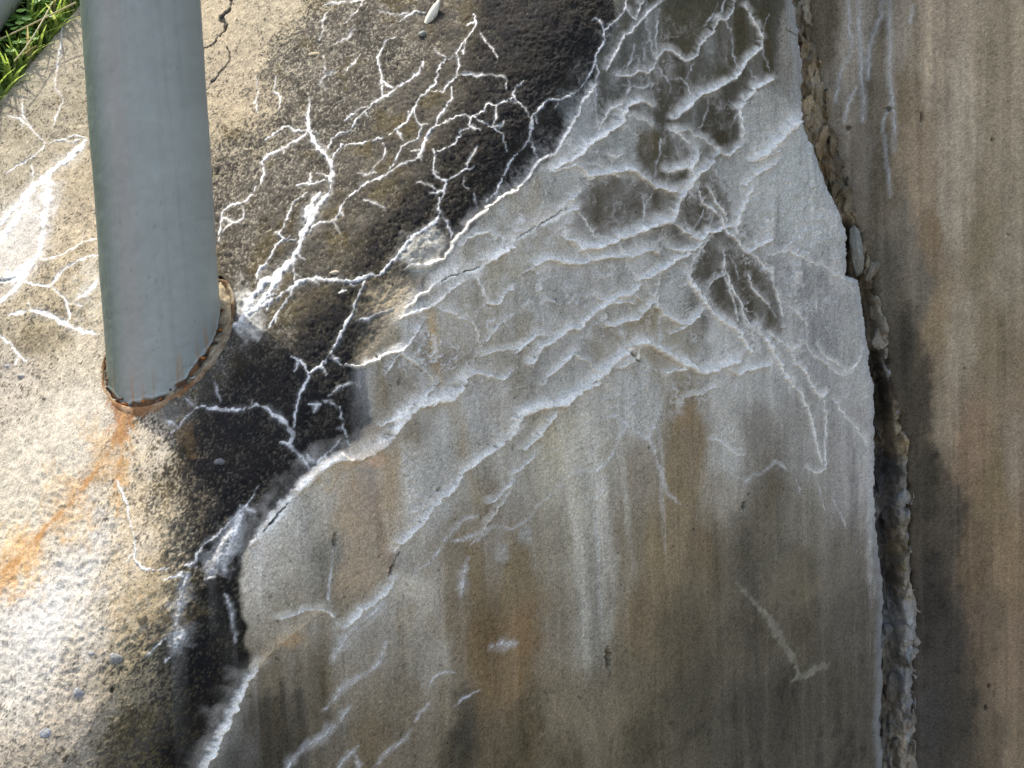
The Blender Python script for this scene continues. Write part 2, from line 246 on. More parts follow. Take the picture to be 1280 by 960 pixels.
# veins: kind width : points.   W white bloom on the top, T hairline, C cream crust lip, G grey-white crust, B bluish bloom,
# O ochre crust, K open crack, P pale soft line
VEINS = """
T 1.5:78,0 76,40 72,75 68,105 78,125 72,140 65,160
W 2:10,145 28,150 42,165 56,180 45,195 30,205 8,218
T 1.5:28,120 30,145 40,162
W 2:57,179 75,174 95,168 108,172
W 11:106,175 95,190 75,205 55,225 38,238 20,258 0,282
W 13:60,228 57,260 55,280 50,310 40,330 20,345 0,353
W 8:40,236 28,262 10,285 -5,310
W 7:48,315 32,345 10,372 -6,385
T 1.5:40,205 42,222 38,236
K 5:291,-4 287,12 277,22 284,34 276,46
K 2:276,46 268,56 254,62
K 1.3:284,60 287,74 276,88 266,98 256,110
W 2.4:55,325 75,320 90,312 105,303 124,297
W 3:30,352 45,358 62,358 72,350 80,340 95,330 110,322 126,320
W 3:62,358 75,368 85,378 87,395 85,405
W 6:12,396 35,390 55,392 75,402 95,412 128,420
W 3:0,420 15,432 25,445 34,452
W 7:100,375 112,365 124,350
W 3:320,232 310,250 285,258 278,270 273,300
T 1.5:302,258 305,272 285,283 278,290
T 1.5:413,10 404,25 405,40 400,52
T 1.5:452,-4 453,10 440,22 430,32
T 1.5:420,55 434,48 445,38
T 1.8:405,5 417,3 440,3 458,1
T 1.2:475,15 495,18 510,15
W 2.6:495,48 486,52 478,62 471,72 474,85 477,100 478,120
W 2.8:529,76 526,88 515,98 505,105 490,115 478,122 465,128 455,140 445,150 435,162 420,168 412,178 406,189
T 1.2:450,67 440,80 432,90
T 1.3:405,70 407,95 402,102 408,113
T 1.2:420,92 408,97 398,108
W 4:388,122 386,140 386,160 390,172
W 7:386,158 392,175 402,190 411,200 414,215 413,240
W 4:387,160 375,172 362,180 350,187 335,193 328,203 330,218 322,235
W 2.2:386,163 370,163 358,158 345,165 332,175
W 1.6:411,202 418,192 427,181 440,178 465,175 478,171
W 2.2:405,224 390,230 378,228 370,232
W 2.3:486,168 500,158 510,148 517,135 525,122 537,112 545,103 549,85 555,78 568,73
W 2.3:591,17 596,30 588,42 578,55 572,68 575,85 570,97 558,108 555,114 540,114
T 1.6:543,60 550,68 558,73
T 1.3:568,95 585,95 605,95 615,93 632,97 633,110
W 3:565,110 563,125 555,135 548,148 543,158 535,165 530,178 525,190 518,200 505,203 495,208 485,218 475,222 455,232 440,243
W 2.2:517,136 520,150 527,157 523,165 520,172 508,178 500,185 495,198 487,212
W 2.1:543,158 560,150 575,145 592,145 605,138 608,130 620,132 640,122
W 1.9:592,146 605,155 618,162 628,170 633,190
W 2.1:588,148 585,162 577,165 575,172 565,182 547,189
W 2.4:541,186 543,200 540,212 548,222 558,225 570,220 582,212 592,210
T 1.6:582,212 586,200 592,192 597,183
W 3.2:558,225 555,237 552,248
T 1.6:580,222 579,232 585,236
T 1.3:620,134 620,150 616,158
W 3:647,190 640,200 632,215 625,228 620,240 608,252
T 1.2:500,26 512,18 520,12 530,14
T 1.2:430,150 446,138 458,132
T 1.3:478,178 482,192 470,205 462,216
T 1.2:345,95 342,110 350,124 348,138
T 1.2:318,95 322,112 318,130 322,140
T 1.2:448,217 462,218 470,216
T 1.2:600,40 606,52 615,60 622,72
T 1.2:520,228 535,230 548,240
W 2.8:782,-4 783,10 775,20 765,30 755,40 754,55 747,65 743,80 735,95 728,108 720,115 708,122 695,125 683,125 676,135 668,142 664,150 663,165 658,178 648,190
T 1.9:654,100 645,108 641,120 650,128 658,138 664,148
T 1.6:664,165 666,185 671,197
T 1.2:740,25 748,22 755,38
T 1.5:745,75 748,92 744,105 745,125 746,145 748,160 750,172
G 3.5:744,108 735,120 727,130 722,145 712,160 705,172 698,185 690,195 678,200 668,210 660,222 650,234
G 2.6:826,3 810,15 800,27 790,38 778,48 772,60 765,75 758,88
G 2:783,12 795,25 800,10 806,-3
T 1.7:807,0 808,15 809,35 813,50 815,65 820,75
T 1.7:824,12 820,40 820,55 820,74
T 1.5:811,50 804,65 805,78 808,90
T 1.3:793,55 789,72 782,88
G 3:820,75 815,85 808,92 795,90 788,95 772,96
G 2.6:820,75 828,63 840,65 850,72 860,77 868,72 873,60 882,48 890,42 898,26
T 1.4:785,98 787,108 785,115 782,125
T 2:785,113 790,108 805,110 810,105 810,97
T 1.6:810,97 815,110 817,126
T 1.4:820,78 826,90 833,98 838,105 837,115
T 1.4:838,100 850,98 858,105 862,115 865,122
T 1.4:868,77 862,90 857,98
T 1.6:898,4 890,20 880,32
T 1.6:906,-3 900,16 890,26
G 2:918,2 915,15 908,25 900,25 895,32
T 1.5:908,28 915,45 917,65 921,85
G 4:932,10 945,35 951,48 950,60 943,68 932,78 925,88 918,98 905,105
C 5:905,105 890,113 880,116 870,122 860,132 850,142 840,150
T 2:951,48 952,60 957,75 962,88
T 1.7:962,18 955,35 952,48
T 1.2:932,78 940,92 945,100
T 1.4:885,120 884,135 880,148 873,160
G 2.8:777,130 762,138 755,150 748,162
C 5:815,135 808,130 798,127 788,130 778,142 775,155 765,162 750,170 740,178 730,185 722,195 712,203 700,207 692,212
G 2:785,145 795,148 808,152 813,158
G 1.7:703,182 710,180 715,188 720,187
G 2.2:760,195 770,197 778,193
G 2.2:735,207 745,206 755,212 763,210 765,202
C 3.4:690,216 705,210 720,208 730,215 735,225 748,220 762,217 772,222
C 5:730,222 750,218 772,215 785,213 798,220 808,227 818,235 830,238 845,242
G 7:832,216 845,213 855,210 862,212 868,200 870,188
G 8:862,212 868,225 860,238 852,246
G 2.4:835,162 848,168 855,175 862,180
G 3:845,165 860,163 868,170 880,175 890,182 897,190
C 4:897,190 892,200 885,208 872,218 865,228
T 1.4:910,125 920,135 926,140
T 1.7:927,118 926,135 920,145 912,160
G 3.5:922,138 925,150 928,165 928,180
G 5:965,100 955,104 945,110 935,122 925,135
C 3:897,190 908,195 918,188 928,182
C 3.4:935,202 948,200 962,193 975,186
C 3.4:928,232 945,218 960,210 972,200
T 1.4:890,205 900,225 905,240
T 1.2:825,173 824,190 820,210 818,230
T 1.2:843,178 848,195 846,208
C 9:1002,148 990,158 975,172 960,188 945,199
W 9:413,238 400,252 392,265 382,282 375,298 370,315
W 11:372,308 362,328 345,343 328,352 316,368
W 9:400,240 388,256 380,276
W 12:330,352 318,366 306,385 298,406
W 7:352,340 336,362 322,380 304,396
W 3.2:383,240 365,255 360,270 352,285 348,293 360,298 370,296
W 3:362,293 345,305 335,325 325,335 318,352
W 3.5:440,242 428,255 422,268 412,277 395,280 385,290
T 1.6:412,275 422,285 424,290
T 1.3:455,250 470,254 480,258
W 2.2:365,318 367,340 368,352
W 5:316,388 335,375 350,368 365,358 375,350 395,348 420,350 440,350 455,345 475,343
W 5:475,343 485,330 495,322 505,308 512,298 525,290 540,280 550,268 548,255 552,245
W 3:366,358 360,370 350,385 343,395 335,410
W 2.4:345,366 328,372 312,384
W 5:455,352 450,362 445,375 440,390 432,405 425,418 420,430 412,442
W 3.6:412,442 402,455 388,465 382,478 375,492 370,515 367,535
T 1.5:412,447 423,447
W 2.6:365,447 375,452 382,460 386,466
T 1.3:424,366 432,362
T 1.4:553,270 562,285 565,298
C 4:652,232 640,242 628,248 612,260 600,270 588,278 580,290 570,300 562,315 555,325 545,330 530,335 520,332 508,335
T 1.6:588,275 580,290 575,305
T 1.3:592,243 597,260
C 6.5:640,310 625,318 615,325 605,330 598,338 585,342 570,343 560,348 550,356
C 2.4:575,308 585,300 597,294 610,292 620,300
C 3:580,352 565,362 548,378 530,388 515,393 500,400
T 2.2:445,400 460,397 475,390 492,385
C 3:555,345 545,355 535,365 522,372 515,382 508,386
C 2.4:530,400 520,418 510,432 500,442 490,455 482,470
C 2:500,442 520,455 535,468 543,480
C 3.2:500,440 480,445 470,452 455,458 440,458 432,455
C 1.8:545,385 560,390 575,398 590,405 597,420 600,440
C 3.4:597,350 603,365 610,380 620,382 628,370 640,362
C 2.4:642,395 625,405 615,415 605,430
C 3:572,480 590,468 600,468 615,472 628,475 637,466
C 2.2:600,446 615,440 630,438 648,436
C 6.5:640,302 655,293 670,285 685,278 700,270 712,263 721,262
C 4:648,300 664,288 680,275 705,262 715,248 724,240
C 2.2:720,264 728,275 735,285 742,295 752,303
C 8:705,297 712,303 725,310 740,310 755,308 770,300 785,295 800,290 812,285 825,280 840,277
C 5:668,332 680,325 700,328 720,330 740,325 755,322 775,322
C 4:775,322 790,320 800,318 812,312 822,318
C 6:838,278 843,265 848,252 857,240
T 2:800,240 805,255 805,270 803,282
T 1.4:805,257 815,243
T 1.4:810,255 820,268
C 3.2:842,280 855,290 865,298 875,300 885,292 895,290 905,285 920,282
C 3:835,310 850,315 865,312 875,305 885,300
G 2.2:883,302 872,318 865,330 862,344
G 7:860,345 862,355 870,365 880,378 890,392 902,402 915,410 925,418 930,430 937,442
G 2:783,328 790,340 800,351
C 4.4:862,318 845,325 830,335 818,342 807,348 798,352
G 1.9:827,342 822,360 818,373 810,360 807,350
C 5:800,352 795,362 785,370 770,372 762,378 750,385 740,392 730,402 722,412 710,412 700,420 688,428 675,435 668,448 660,456
C 2.6:742,370 752,376 765,380 780,378 792,380
C 2:775,376 790,370 802,376
C 3.2:816,378 805,390 795,400 780,402 770,408 760,408 752,402
C 3.6:818,380 823,390 835,398 848,405 860,405 870,395 880,387
B 3:772,410 780,420 785,436
B 3.4:825,395 825,415 826,434 838,437
C 2.6:860,405 850,412 838,417
C 3:642,442 655,430 672,419 690,420
C 2.2:716,440 722,448 735,452 741,463
C 4:716,440 705,452 695,462 685,470 678,482
C 7.5:735,482 750,468 765,455 778,445 788,437 800,430 815,432 825,440 838,447 850,455 862,460 875,467 890,465 905,458 922,451
G 2:850,445 858,452 862,460
C 5:800,437 795,450 785,455 775,461
C 3:828,466 845,463 862,461
C 3.6:905,458 920,468 930,463 945,460 962,457
G 3:872,236 878,255 890,262 900,272 908,290 920,300 930,315 945,322 955,335 964,342
G 2.2:885,236 895,255 905,268 908,277
T 2:880,262 875,275 867,287 863,297
T 2:893,265 888,280 885,294
G 6:940,232 930,255 922,275 918,296
C 4:933,316 948,308 962,300
G 2.6:905,315 905,330 902,345 890,352 884,362
G 3:905,335 910,350 915,365 925,378 928,390 935,405 945,415 957,427
T 1.6:912,318 920,335 923,350
G 2:905,345 912,365 918,380 922,402
G 2.2:928,395 940,420 950,442
G 2.6:935,345 940,360 950,372 960,381
G 2.2:960,320 975,315 990,315 1003,322 1015,330 1028,332 1040,342 1054,349
T 1.6:975,318 985,305 998,297
G 2.6:962,340 968,360 975,380 978,396
T 2:960,378 970,396
G 2:985,383 995,390 1003,400 1009,407
T 1.2:1033,379 1045,375 1048,367
G 3:962,418 972,425 985,435 988,440 1001,431
G 4.4:988,440 995,455 1005,465 1013,480 1025,497 1033,491
G 8:948,414 958,428 968,446 978,464 990,484
G 2:1008,430 1015,445 1030,453 1040,462 1052,470 1066,465
G 2.4:1022,433 1030,445 1042,452 1056,464
G 2:1058,466 1070,455 1078,438
W 4:243,508 265,510 290,512 310,510 322,506
W 6:320,505 335,512 348,522 362,535 367,545 362,555 370,565 380,575 388,589
W 3:245,508 235,520 225,530 214,542
T 2:268,478 272,490 276,502
T 1.5:232,498 240,506
W 2.6:145,600 158,630 160,650 167,670 168,695 175,708 190,712 212,710
W 3:322,608 310,630 295,645 285,655 270,670 255,680 245,695 245,712
B 13:303,642 290,668 276,695 262,722
B 9:296,652 284,690 280,712
T 2:300,632 320,640
W 3:385,506 402,505
T 2.2:403,500 415,503 421,509
T 1.4:410,495 425,483 440,478 450,482
W 2.6:425,508 428,525 432,540 437,556
T 1.5:465,500 463,520
W 2:426,549 415,562 400,575 388,592
C 10:312,684 330,665 345,648 360,630 375,612 388,600 400,592 412,580 430,577 445,575 460,568 475,560 490,545 500,530 510,518 525,508 545,502 560,500 572,492 579,478
O 4:392,600 405,605 412,616 418,600 425,590 440,585
O 8:425,590 440,582 456,572 470,566
C 3:475,533 490,527 510,508 525,500 535,490 546,477
C 4.4:648,540 630,552 620,560 605,570 590,582 578,590 570,605 555,620 540,635 530,650 520,662 508,672 494,690
C 3:641,600 625,618 610,630
G 2:637,613 620,640 610,652 604,662
B 3.6:597,645 580,648 570,660 560,670 550,685 540,700 525,712 508,718
B 2.6:563,676 575,675 590,670 605,662 615,658 640,661
B 2:615,660 602,670 588,680
B 5:585,698 580,715 577,735 575,747
K 3:500,690 494,702 486,722
C 9.5:638,544 648,522 660,515 675,510 690,508 703,505 715,495 728,488 746,479
C 4:697,508 688,525 680,535 670,547 654,563
C 3:671,567 655,582 638,594
B 2.2:755,522 770,521 780,528 785,532 778,540 772,555 765,570 755,582 742,588 725,587 715,592 705,602 695,612 680,625 670,635 660,648 650,655 638,661
B 2.3:785,532 800,542 810,550 818,562 822,578 827,595 832,612 840,622 851,631
B 2.4:810,546 820,525 825,510 829,498
G 2:855,497 875,493 885,487 901,483
G 2.2:888,551 897,550 905,557 915,565 929,570
B 3:922,597 935,600 940,593 950,592 960,585 968,577 976,581 985,588
G 3.6:985,478 1000,492 1008,510 1015,530 1018,545 1022,565 1027,580
G 2.2:1028,498 1032,515 1032,540 1030,560 1031,585 1022,592 1017,590 1009,585
T 1.3:1018,592 1025,615 1031,637
G 2.2:1042,500 1055,520 1070,535 1078,548 1084,557
T 1.7:1050,497 1060,495 1062,480
T 1.7:995,600 1000,615 1006,624
T 1.2:1040,623 1050,640 1059,662
W 3.5:205,724 225,720 233,723
B 8:234,720 228,735 224,755 220,782
B 12:222,780 224,795 219,810
T 2:212,822 206,828
W 2:208,798 195,808 187,819
B 3:280,743 288,760 291,780 294,802
C 9:318,838 310,848 303,862 295,877 285,897 275,917 265,937 248,968
C 2:350,774 365,770 380,763 400,763 415,770 423,781
O 4.4:395,770 380,782 365,793 350,805 338,815 325,830 314,846
C 5:492,728 478,745 465,755 450,765 440,775 428,787
B 6:478,752 468,765 455,775 445,785 430,800 416,826
P 2:445,800 430,815 418,827
B 4:482,803 475,825 463,838 450,845 435,855 425,862 418,875 404,887
B 6:436,884 425,900 412,912 400,922 385,932 370,945 356,966
B 4:448,932 435,945 420,964
B 3:445,945 451,966
B 3.6:537,880 525,892 520,902
B 4:516,912 505,925 495,932 485,940 468,958
T 1.2:535,860 545,845 560,840 571,841
T 1.5:600,862 580,873 568,882
T 1.5:415,688 413,715 410,745 412,754
B 8:614,808 628,804 644,805
P 11:955,762 968,785 982,808 998,838
P 10:990,852 1008,842 1036,830
P 5:920,728 940,750 958,768
K 1.6:1003,150 1008,160 1015,167
K .9:646,298 664,287 690,271 708,260
K .9:552,352 562,345 578,340 600,334
K .9:788,440 796,449 804,452
K 1.2:982,36 992,42 1000,46
K .8:330,664 346,645 362,627
K .8:20,347 8,350 -4,352
R 12:140,496 158,499 180,498
R 8:160,500 154,520 148,540 138,562
R 9:150,535 134,568 118,592 100,614
R 5:155,520 153,550 150,580 142,606
R 7:112,600 92,624 70,648 48,668
R 12:56,662 36,686 12,710 -8,736
"""
# pits, open holes: x y rx ry
PITS = [(930,632,3.5,5),(761,822,4.5,14),(763,843,1.6,4),(418,676,2.6,7),(641,560,1.6,4),(140,862,3,3),(491,355,1.6,1.6),(548,612,2.5,3),(500,476,1,3),(806,404,1.2,2.4),(812,560,2,1.6),(686,820,1.2,1.2),(868,662,2,1),(420,668,1.5,3),(702,475,1.2,1.2),(936,618,2.2,1.2)]
# right-hand limit of the wall along the joint, and of the crumbled filling
EDGE = [(985,-60),(992,0),(1000,40),(1004,100),(1001,150),(1018,190),(1034,230),(1048,262),(1056,285),(1058,345),(1072,352),(1079,385),(1084,430),(1087,458),(1093,485),(1094,560),(1093,600),(1096,660),(1103,715),(1106,755),(1102,800),(1105,860),(1101,905),(1104,960),(1106,1020)]
JOINR = [(1010,-60),(1014,0),(1021,60),(1034,120),(1044,160),(1054,210),(1068,250),(1086,300),(1104,370),(1118,410),(1121,470),(1136,520),(1142,570),(1147,620),(1146,700),(1152,760),(1150,830),(1147,880),(1152,960),(1155,1020)]

# ------------------------------------------------------------------ wall grid
STEP = .00070
def spread(a, b, lo, hi, g=1.22):
    mid = np.arange(a, b, STEP); out_l = []; out_r = []
    s = STEP * 2; v = a
    while v > lo: v -= s; s *= g; out_l.append(max(v, lo))
    s = STEP * 2; v = mid[-1]
    while v < hi: v += s; s *= g; out_r.append(min(v, hi))
    return np.concatenate([out_l[::-1], mid, out_r])
xs = spread(-.455, .345, -2.2, .40); zs = spread(.93, 1.70, 0.0, 2.6)
NX, NZ = len(xs), len(zs)
X, Z = np.meshgrid(xs, zs); X = X.astype(np.float64)
Y = surf(X, Z)
PX, PY = proj(np.stack([X, Y, Z], -1))
inframe = sstep(90, 30, np.maximum(np.maximum(-PX, PX - W), np.maximum(-PY, PY - H)))   # fine relief only where the mesh is fine
X0mm = (X * 1000); Z0mm = (Z * 1000)
MMPX = (np.clip(Y, .6, 1.7) / F * 1000)                                                   # mm per survey pixel at that place

def to_grid(pts, fn=surf):
    p = cast(np.array([q[0] for q in pts], float), np.array([q[1] for q in pts], float), fn)
    return p
def gi(x): return np.interp(x, xs, np.arange(NX))
def gj(z): return np.interp(z, zs, np.arange(NZ))

topness = sstep(-.012, .012, y_top(X, Z) - y_front(X))      # 1 on the sloping top

# --- scattered survey points -> smooth field over the wall (inverse distance, evaluated coarsely, then resampled)
def field(pts, vals, sx=1.0, sz=1.0, soft=6.0, st=8, power=2.0, warp=6.0, seed=50):
    cx, cz = X0mm[::st, ::st], Z0mm[::st, ::st]
    num = np.zeros(cx.shape + (vals.shape[1],)); den = np.zeros(cx.shape)
    for p, v in zip(pts, vals):
        d2 = ((cx - p[0] * 1000) * sx) ** 2 + ((cz - p[2] * 1000) * sz) ** 2 + soft ** 2
        w = 1.0 / d2 ** power
        num += w[..., None] * v; den += w
    f = num / den[..., None]
    jx = (np.arange(NX)[None, :] + warp * fbm(X0mm / 9, Z0mm / 14, seed, 3)) / st
    jz = (np.arange(NZ)[:, None] + warp * fbm(X0mm / 9, Z0mm / 14, seed + 7, 3)) / st
    jx = np.clip(jx, 0, cx.shape[1] - 1.001); jz = np.clip(jz, 0, cx.shape[0] - 1.001)
    i0 = jx.astype(int); k0 = jz.astype(int); fx = (jx - i0)[..., None]; fz = (jz - k0)[..., None]
    return (f[k0, i0] * (1 - fx) + f[k0, i0 + 1] * fx) * (1 - fz) + (f[k0 + 1, i0] * (1 - fx) + f[k0 + 1, i0 + 1] * fx) * fz

def parse(s): return np.array([[float(v) for v in r.split()] for r in s.replace('\n', ';').split(';') if r.strip()])

fa = parse(FACE); _m = fa[:, 2:5].mean(1, keepdims=True); fa[:, 2:5] = _m + (fa[:, 2:5] - _m) * .72; ta = parse(TOP)
face_rgb = field(to_grid(fa[:, :2]), np.clip(lin(fa[:, 2:5]) * K_SHADE, 0, .82), sx=1.5, sz=.9, soft=5)
topf = field(to_grid(ta[:, :2]), np.concatenate([lin(ta[:, 2:5]) * K_SUN, ta[:, 5:6]], 1), soft=10)

# --- streaks on the upright face
def seg_dist(p0, p1, margin):
    """distance of grid points near a segment list; returns window and arrays"""
    x0, x1 = min(p0[:, 0].min(), p1[:, 0].min()) - margin, max(p0[:, 0].max(), p1[:, 0].max()) + margin
    z0, z1 = min(p0[:, 2].min(), p1[:, 2].min()) - margin, max(p0[:, 2].max(), p1[:, 2].max()) + margin
    i0, i1 = np.searchsorted(xs, x0), np.searchsorted(xs, x1); k0, k1 = np.searchsorted(zs, z0), np.searchsorted(zs, z1)
    return i0, i1, k0, k1
for r in parse(STREAKS):
    r[5:8] = r[5:8].mean() + (r[5:8] - r[5:8].mean()) * .58
    a, b = to_grid([r[:2], r[2:4]])
    mm = a[1] / F * 1000; w = r[4] * mm * .5
    mgn = w * 3.2 / 1000
    i0, i1, k0, k1 = seg_dist(np.array([a]), np.array([b]), mgn)
    gx_, gz_ = X0mm[k0:k1, i0:i1], Z0mm[k0:k1, i0:i1]
    t = (a[2] * 1000 - gz_) / max((a[2] - b[2]) * 1000, 1)
    cx = a[0] * 1000 + (b[0] - a[0]) * 1000 * t + fbm(gz_ / 22, gx_ * 0 + r[0], 80, 3) * w * .5
    u = np.abs(gx_ - cx) / w + .35 * fbm(gx_ / 4, gz_ / 16, 84, 3)
    al = sstep(1.7, .25, u) * sstep(-.06, .05, t + .05 * fbm(gx_ / 3, gz_ / 5, 86, 2)) * sstep(1.12, .55, t + .2 * fbm(gx_ / 3, gz_ / 30, 88, 3)) * r[8] * (.8 + .3 * fbm(gx_ / 6, gz_ / 9, 89, 3))
    al = np.clip(al, 0, 1)[..., None]
    face_rgb[k0:k1, i0:i1] = face_rgb[k0:k1, i0:i1] * (1 - al) + np.clip(lin(r[5:8]) * K_SHADE, 0, .8) * al

# fine run-down streaking and blotching of the face
run = fbm(X0mm / 7 + .4 * fbm(X0mm / 30, Z0mm / 30, 3, 2), Z0mm / 150, 30, 4)
blot = fbm(X0mm / 22, Z0mm / 30, 34, 4); sand = 1.1 * (.65 * gnoise(1.6, 38) + .5 * gnoise(.85, 39)); pep = gnoise(.95, 41); wn_ = np.clip(1.5 * gnoise(.78, 42), -1, 1)
face_rgb *= (1 + .11 * run + .12 * blot + .14 * sand + .17 * wn_)[..., None]
pepper = sstep(.62, .9, pep)[..., None] * .35
face_rgb *= 1 - pepper * 1.2
_rx = X0mm + 1.2 * fbm(X0mm / 6, Z0mm / 30, 331, 3)
tide = sstep(.42, .56, fbm(_rx / 5.5, Z0mm / 170, 320, 4, .55)) - .8 * sstep(.46, .58, fbm(_rx / 4.2 + 31, Z0mm / 150, 325, 4, .55))
face_rgb *= (1 + .15 * tide)[..., None]
salt = sstep(.70, .95, gnoise(1.15, 43))[..., None]
face_rgb = face_rgb * (1 + .35 * salt)
# damp blackish growth in patches on the lower face
grow = sstep(.15, .75, fbm(X0mm / 12, Z0mm / 20, 45, 5, .6))[..., None] * .22
low = sstep(1.20, 1.02, Z)[..., None] * (1 - topness[..., None])
face_rgb *= 1 - grow * (.4 + .9 * low)

_ml = to_grid([(200, 1040), (226, 960), (258, 800), (272, 700), (330, 560), (430, 430), (530, 280), (640, 130), (690, 0), (700, -60)]); _o = np.argsort(_ml[:, 2])
XMID = np.interp(Z, _ml[_o, 2], _ml[_o, 0])
tcol = np.maximum(topness, sstep(.003, -.003, X - XMID))
# --- the sloping top: pale grain showing through dark growth
cov = topf[..., 3].copy(); pale = topf[..., :3]; _w = (sstep(.75, .45, cov) * .45)[..., None]; pale = pale * (1 - _w) + pale.mean(-1, keepdims=True) * np.array([1.06, 1.01, .92]) * _w
poly = to_grid(BLACK)
px_ = poly[:, 0] * 1000; pz_ = poly[:, 2] * 1000
wx = X0mm + 3.2 * fbm(X0mm / 9, Z0mm / 9, 60, 4); wz = Z0mm + 3.2 * fbm(X0mm / 9, Z0mm / 9, 66, 4)
st = 3
cx, cz = wx[::st, ::st], wz[::st, ::st]
ins = np.zeros(cx.shape, bool); dmin = np.full(cx.shape, 1e9)
for n in range(len(px_)):
    ax, az, bx_, bz_ = px_[n], pz_[n], px_[(n + 1) % len(px_)], pz_[(n + 1) % len(px_)]
    c = ((az > cz) != (bz_ > cz)) & (cx < (bx_ - ax) * (cz - az) / (bz_ - az + 1e-9) + ax); ins ^= c
    dx, dz = bx_ - ax, bz_ - az; t = np.clip(((cx - ax) * dx + (cz - az) * dz) / (dx * dx + dz * dz), 0, 1)
    dmin = np.minimum(dmin, np.hypot(cx - ax - t * dx, cz - az - t * dz))
sd = np.where(ins, dmin, -dmin)
def upsample(a, st):
    jx = np.clip(np.arange(NX) / st, 0, a.shape[1] - 1.001); jz = np.clip(np.arange(NZ) / st, 0, a.shape[0] - 1.001)
    i0 = jx.astype(int)[None, :]; k0 = jz.astype(int)[:, None]; fx = (jx % 1)[None, :]; fz = (jz % 1)[:, None]
    return (a[k0, i0] * (1 - fx) + a[k0, i0 + 1] * fx) * (1 - fz) + (a[k0 + 1, i0] * (1 - fx) + a[k0 + 1, i0 + 1] * fx) * fz
sd = upsample(sd, st)
# soft on the sunny side, crisp where it meets the crusted face
side = sstep(.010, -.006, X - XMID)
g1 = gnoise(1.2, 70); g2 = gnoise(2.4, 71); g3 = fbm(X0mm / 7, Z0mm / 7, 72, 3)
g0 = gnoise(.88, 73)
black = sstep(-1.5 - 13 * side, 2.0 + 9 * side, sd + side * (2.2 * g1 + 2.5 * g3))
wn = np.clip(1.5 * gnoise(.74, 74), -1, 1); gr = .85 * wn + .55 * g0 + .55 * g1 + .40 * g2 + .38 * g3
_q = np.quantile(gr[::7, ::7], np.linspace(0, 1, 201)); gr = np.interp(gr, _q, np.linspace(0, 1, 201))     # share of area -> threshold
covb = np.clip(np.where(cov < .8, cov * (.16 + .62 * cov / .8), cov * (.92 + .4 * np.clip(cov - .8, 0, .2))), 0, 1); covb = np.clip(covb * (1 - black) + .20 * black, 0, 1)
sp = sstep(-.06, .12, covb - gr)
dark = np.array([.050, .0445, .035]) * (1 + .35 * fbm(X0mm / 14, Z0mm / 14, 75, 4))[..., None] * np.array([1, 1, 1])
olive = sstep(.0, .7, fbm(X0mm / 16, Z0mm / 16, 78, 4))[..., None]
dark = dark * (1 - olive) + np.array([.058, .047, .026]) * olive * (1 - .6 * black[..., None]) + dark * olive * .6 * black[..., None]
dark = dark * (1 + .30 * wn[..., None] + .25 * g1[..., None]) * (1 - .74 * black[..., None])
graintint = (1.03 + .18 * vnoise(X0mm / 3.1, Z0mm / 3.1, 79) + .14 * g1 + .22 * wn)[..., None]
pale2 = pale * graintint * (1 - .66 * black[..., None])
top_rgb = dark * (1 - sp[..., None]) + pale2 * sp[..., None]
tw = np.maximum(tcol, black)[..., None]; rgb = face_rgb * (1 - tw) + top_rgb * tw

# --- pale and rusty washes on the top: x y rx ry angle r g b strength
BLOBS = [(20,300,30,66,-35,214,210,200,.55),(45,255,22,38,-30,214,210,200,.45),(115,360,26,40,0,214,208,190,.6),(60,600,90,70,0,205,196,176,.35),(115,680,30,42,20,216,213,204,.55),(70,760,64,48,-25,216,213,204,.55),(310,385,20,30,25,224,222,210,.75),(30,800,46,36,0,212,208,198,.45),
 (130,572,20,42,38,214,174,116,.42),(84,634,22,46,46,216,178,120,.38),(24,700,26,44,48,216,176,114,.42),(160,505,26,12,0,150,92,46,.8),(152,530,11,24,14,158,98,48,.85),(98,622,10,30,45,206,164,104,.4),(70,652,10,30,48,206,162,100,.4),(36,690,14,30,48,206,156,90,.5),(30,700,24,40,48,222,190,136,.3),(8,725,16,30,40,208,158,92,.55),(152,590,9,40,-4,206,164,104,.55),(165,640,16,56,-8,206,184,142,.35),(190,690,20,50,-8,198,178,138,.3),(188,730,36,30,0,200,176,130,.35),(190,768,44,24,-10,184,158,112,.35),(150,770,20,20,0,196,172,130,.3),
 (60,560,30,8,-30,170,160,144,.35),(38,598,30,5,-42,160,152,138,.4),(80,392,10,6,0,110,98,82,.6),(48,425,34,13,0,122,110,88,.55),(12,458,9,5,0,120,116,108,.5),(35,440,16,8,0,124,112,92,.5),(215,520,24,12,-15,140,136,126,.5),(232,545,12,22,20,150,120,78,.4)]
FBLOBS = [(520,318,18,26,35,138,142,142,.75),(540,298,13,16,35,150,154,155,.7),(492,372,36,26,0,128,122,108,.7),(770,165,20,40,10,120,130,134,.55),(886,58,8,26,5,130,142,146,.7),(880,140,18,22,20,128,138,142,.6),(722,150,16,40,25,104,112,116,.6),(775,60,10,36,15,84,90,92,.5),(985,215,34,60,0,150,158,163,.55),(1010,285,34,34,0,152,160,165,.5),(522,325,8,10,0,60,58,52,.5),(523,372,7,16,30,58,62,66,.7),(557,282,6,22,10,44,42,38,.7),(640,340,30,14,0,140,136,120,.5),
 (470,575,16,9,-25,176,140,104,.6),(365,800,16,12,-30,150,120,72,.6),(515,735,26,16,-20,168,166,158,.7),(505,772,22,16,0,128,120,102,.4),(497,700,12,14,10,96,94,86,.6),(985,725,40,26,30,108,104,90,.4),(1010,738,24,18,0,112,108,92,.4),(628,690,10,14,10,140,146,150,.5),(655,670,8,12,0,140,148,154,.5),(650,800,20,30,0,112,92,62,.3),(860,520,20,20,0,118,98,62,.5)]
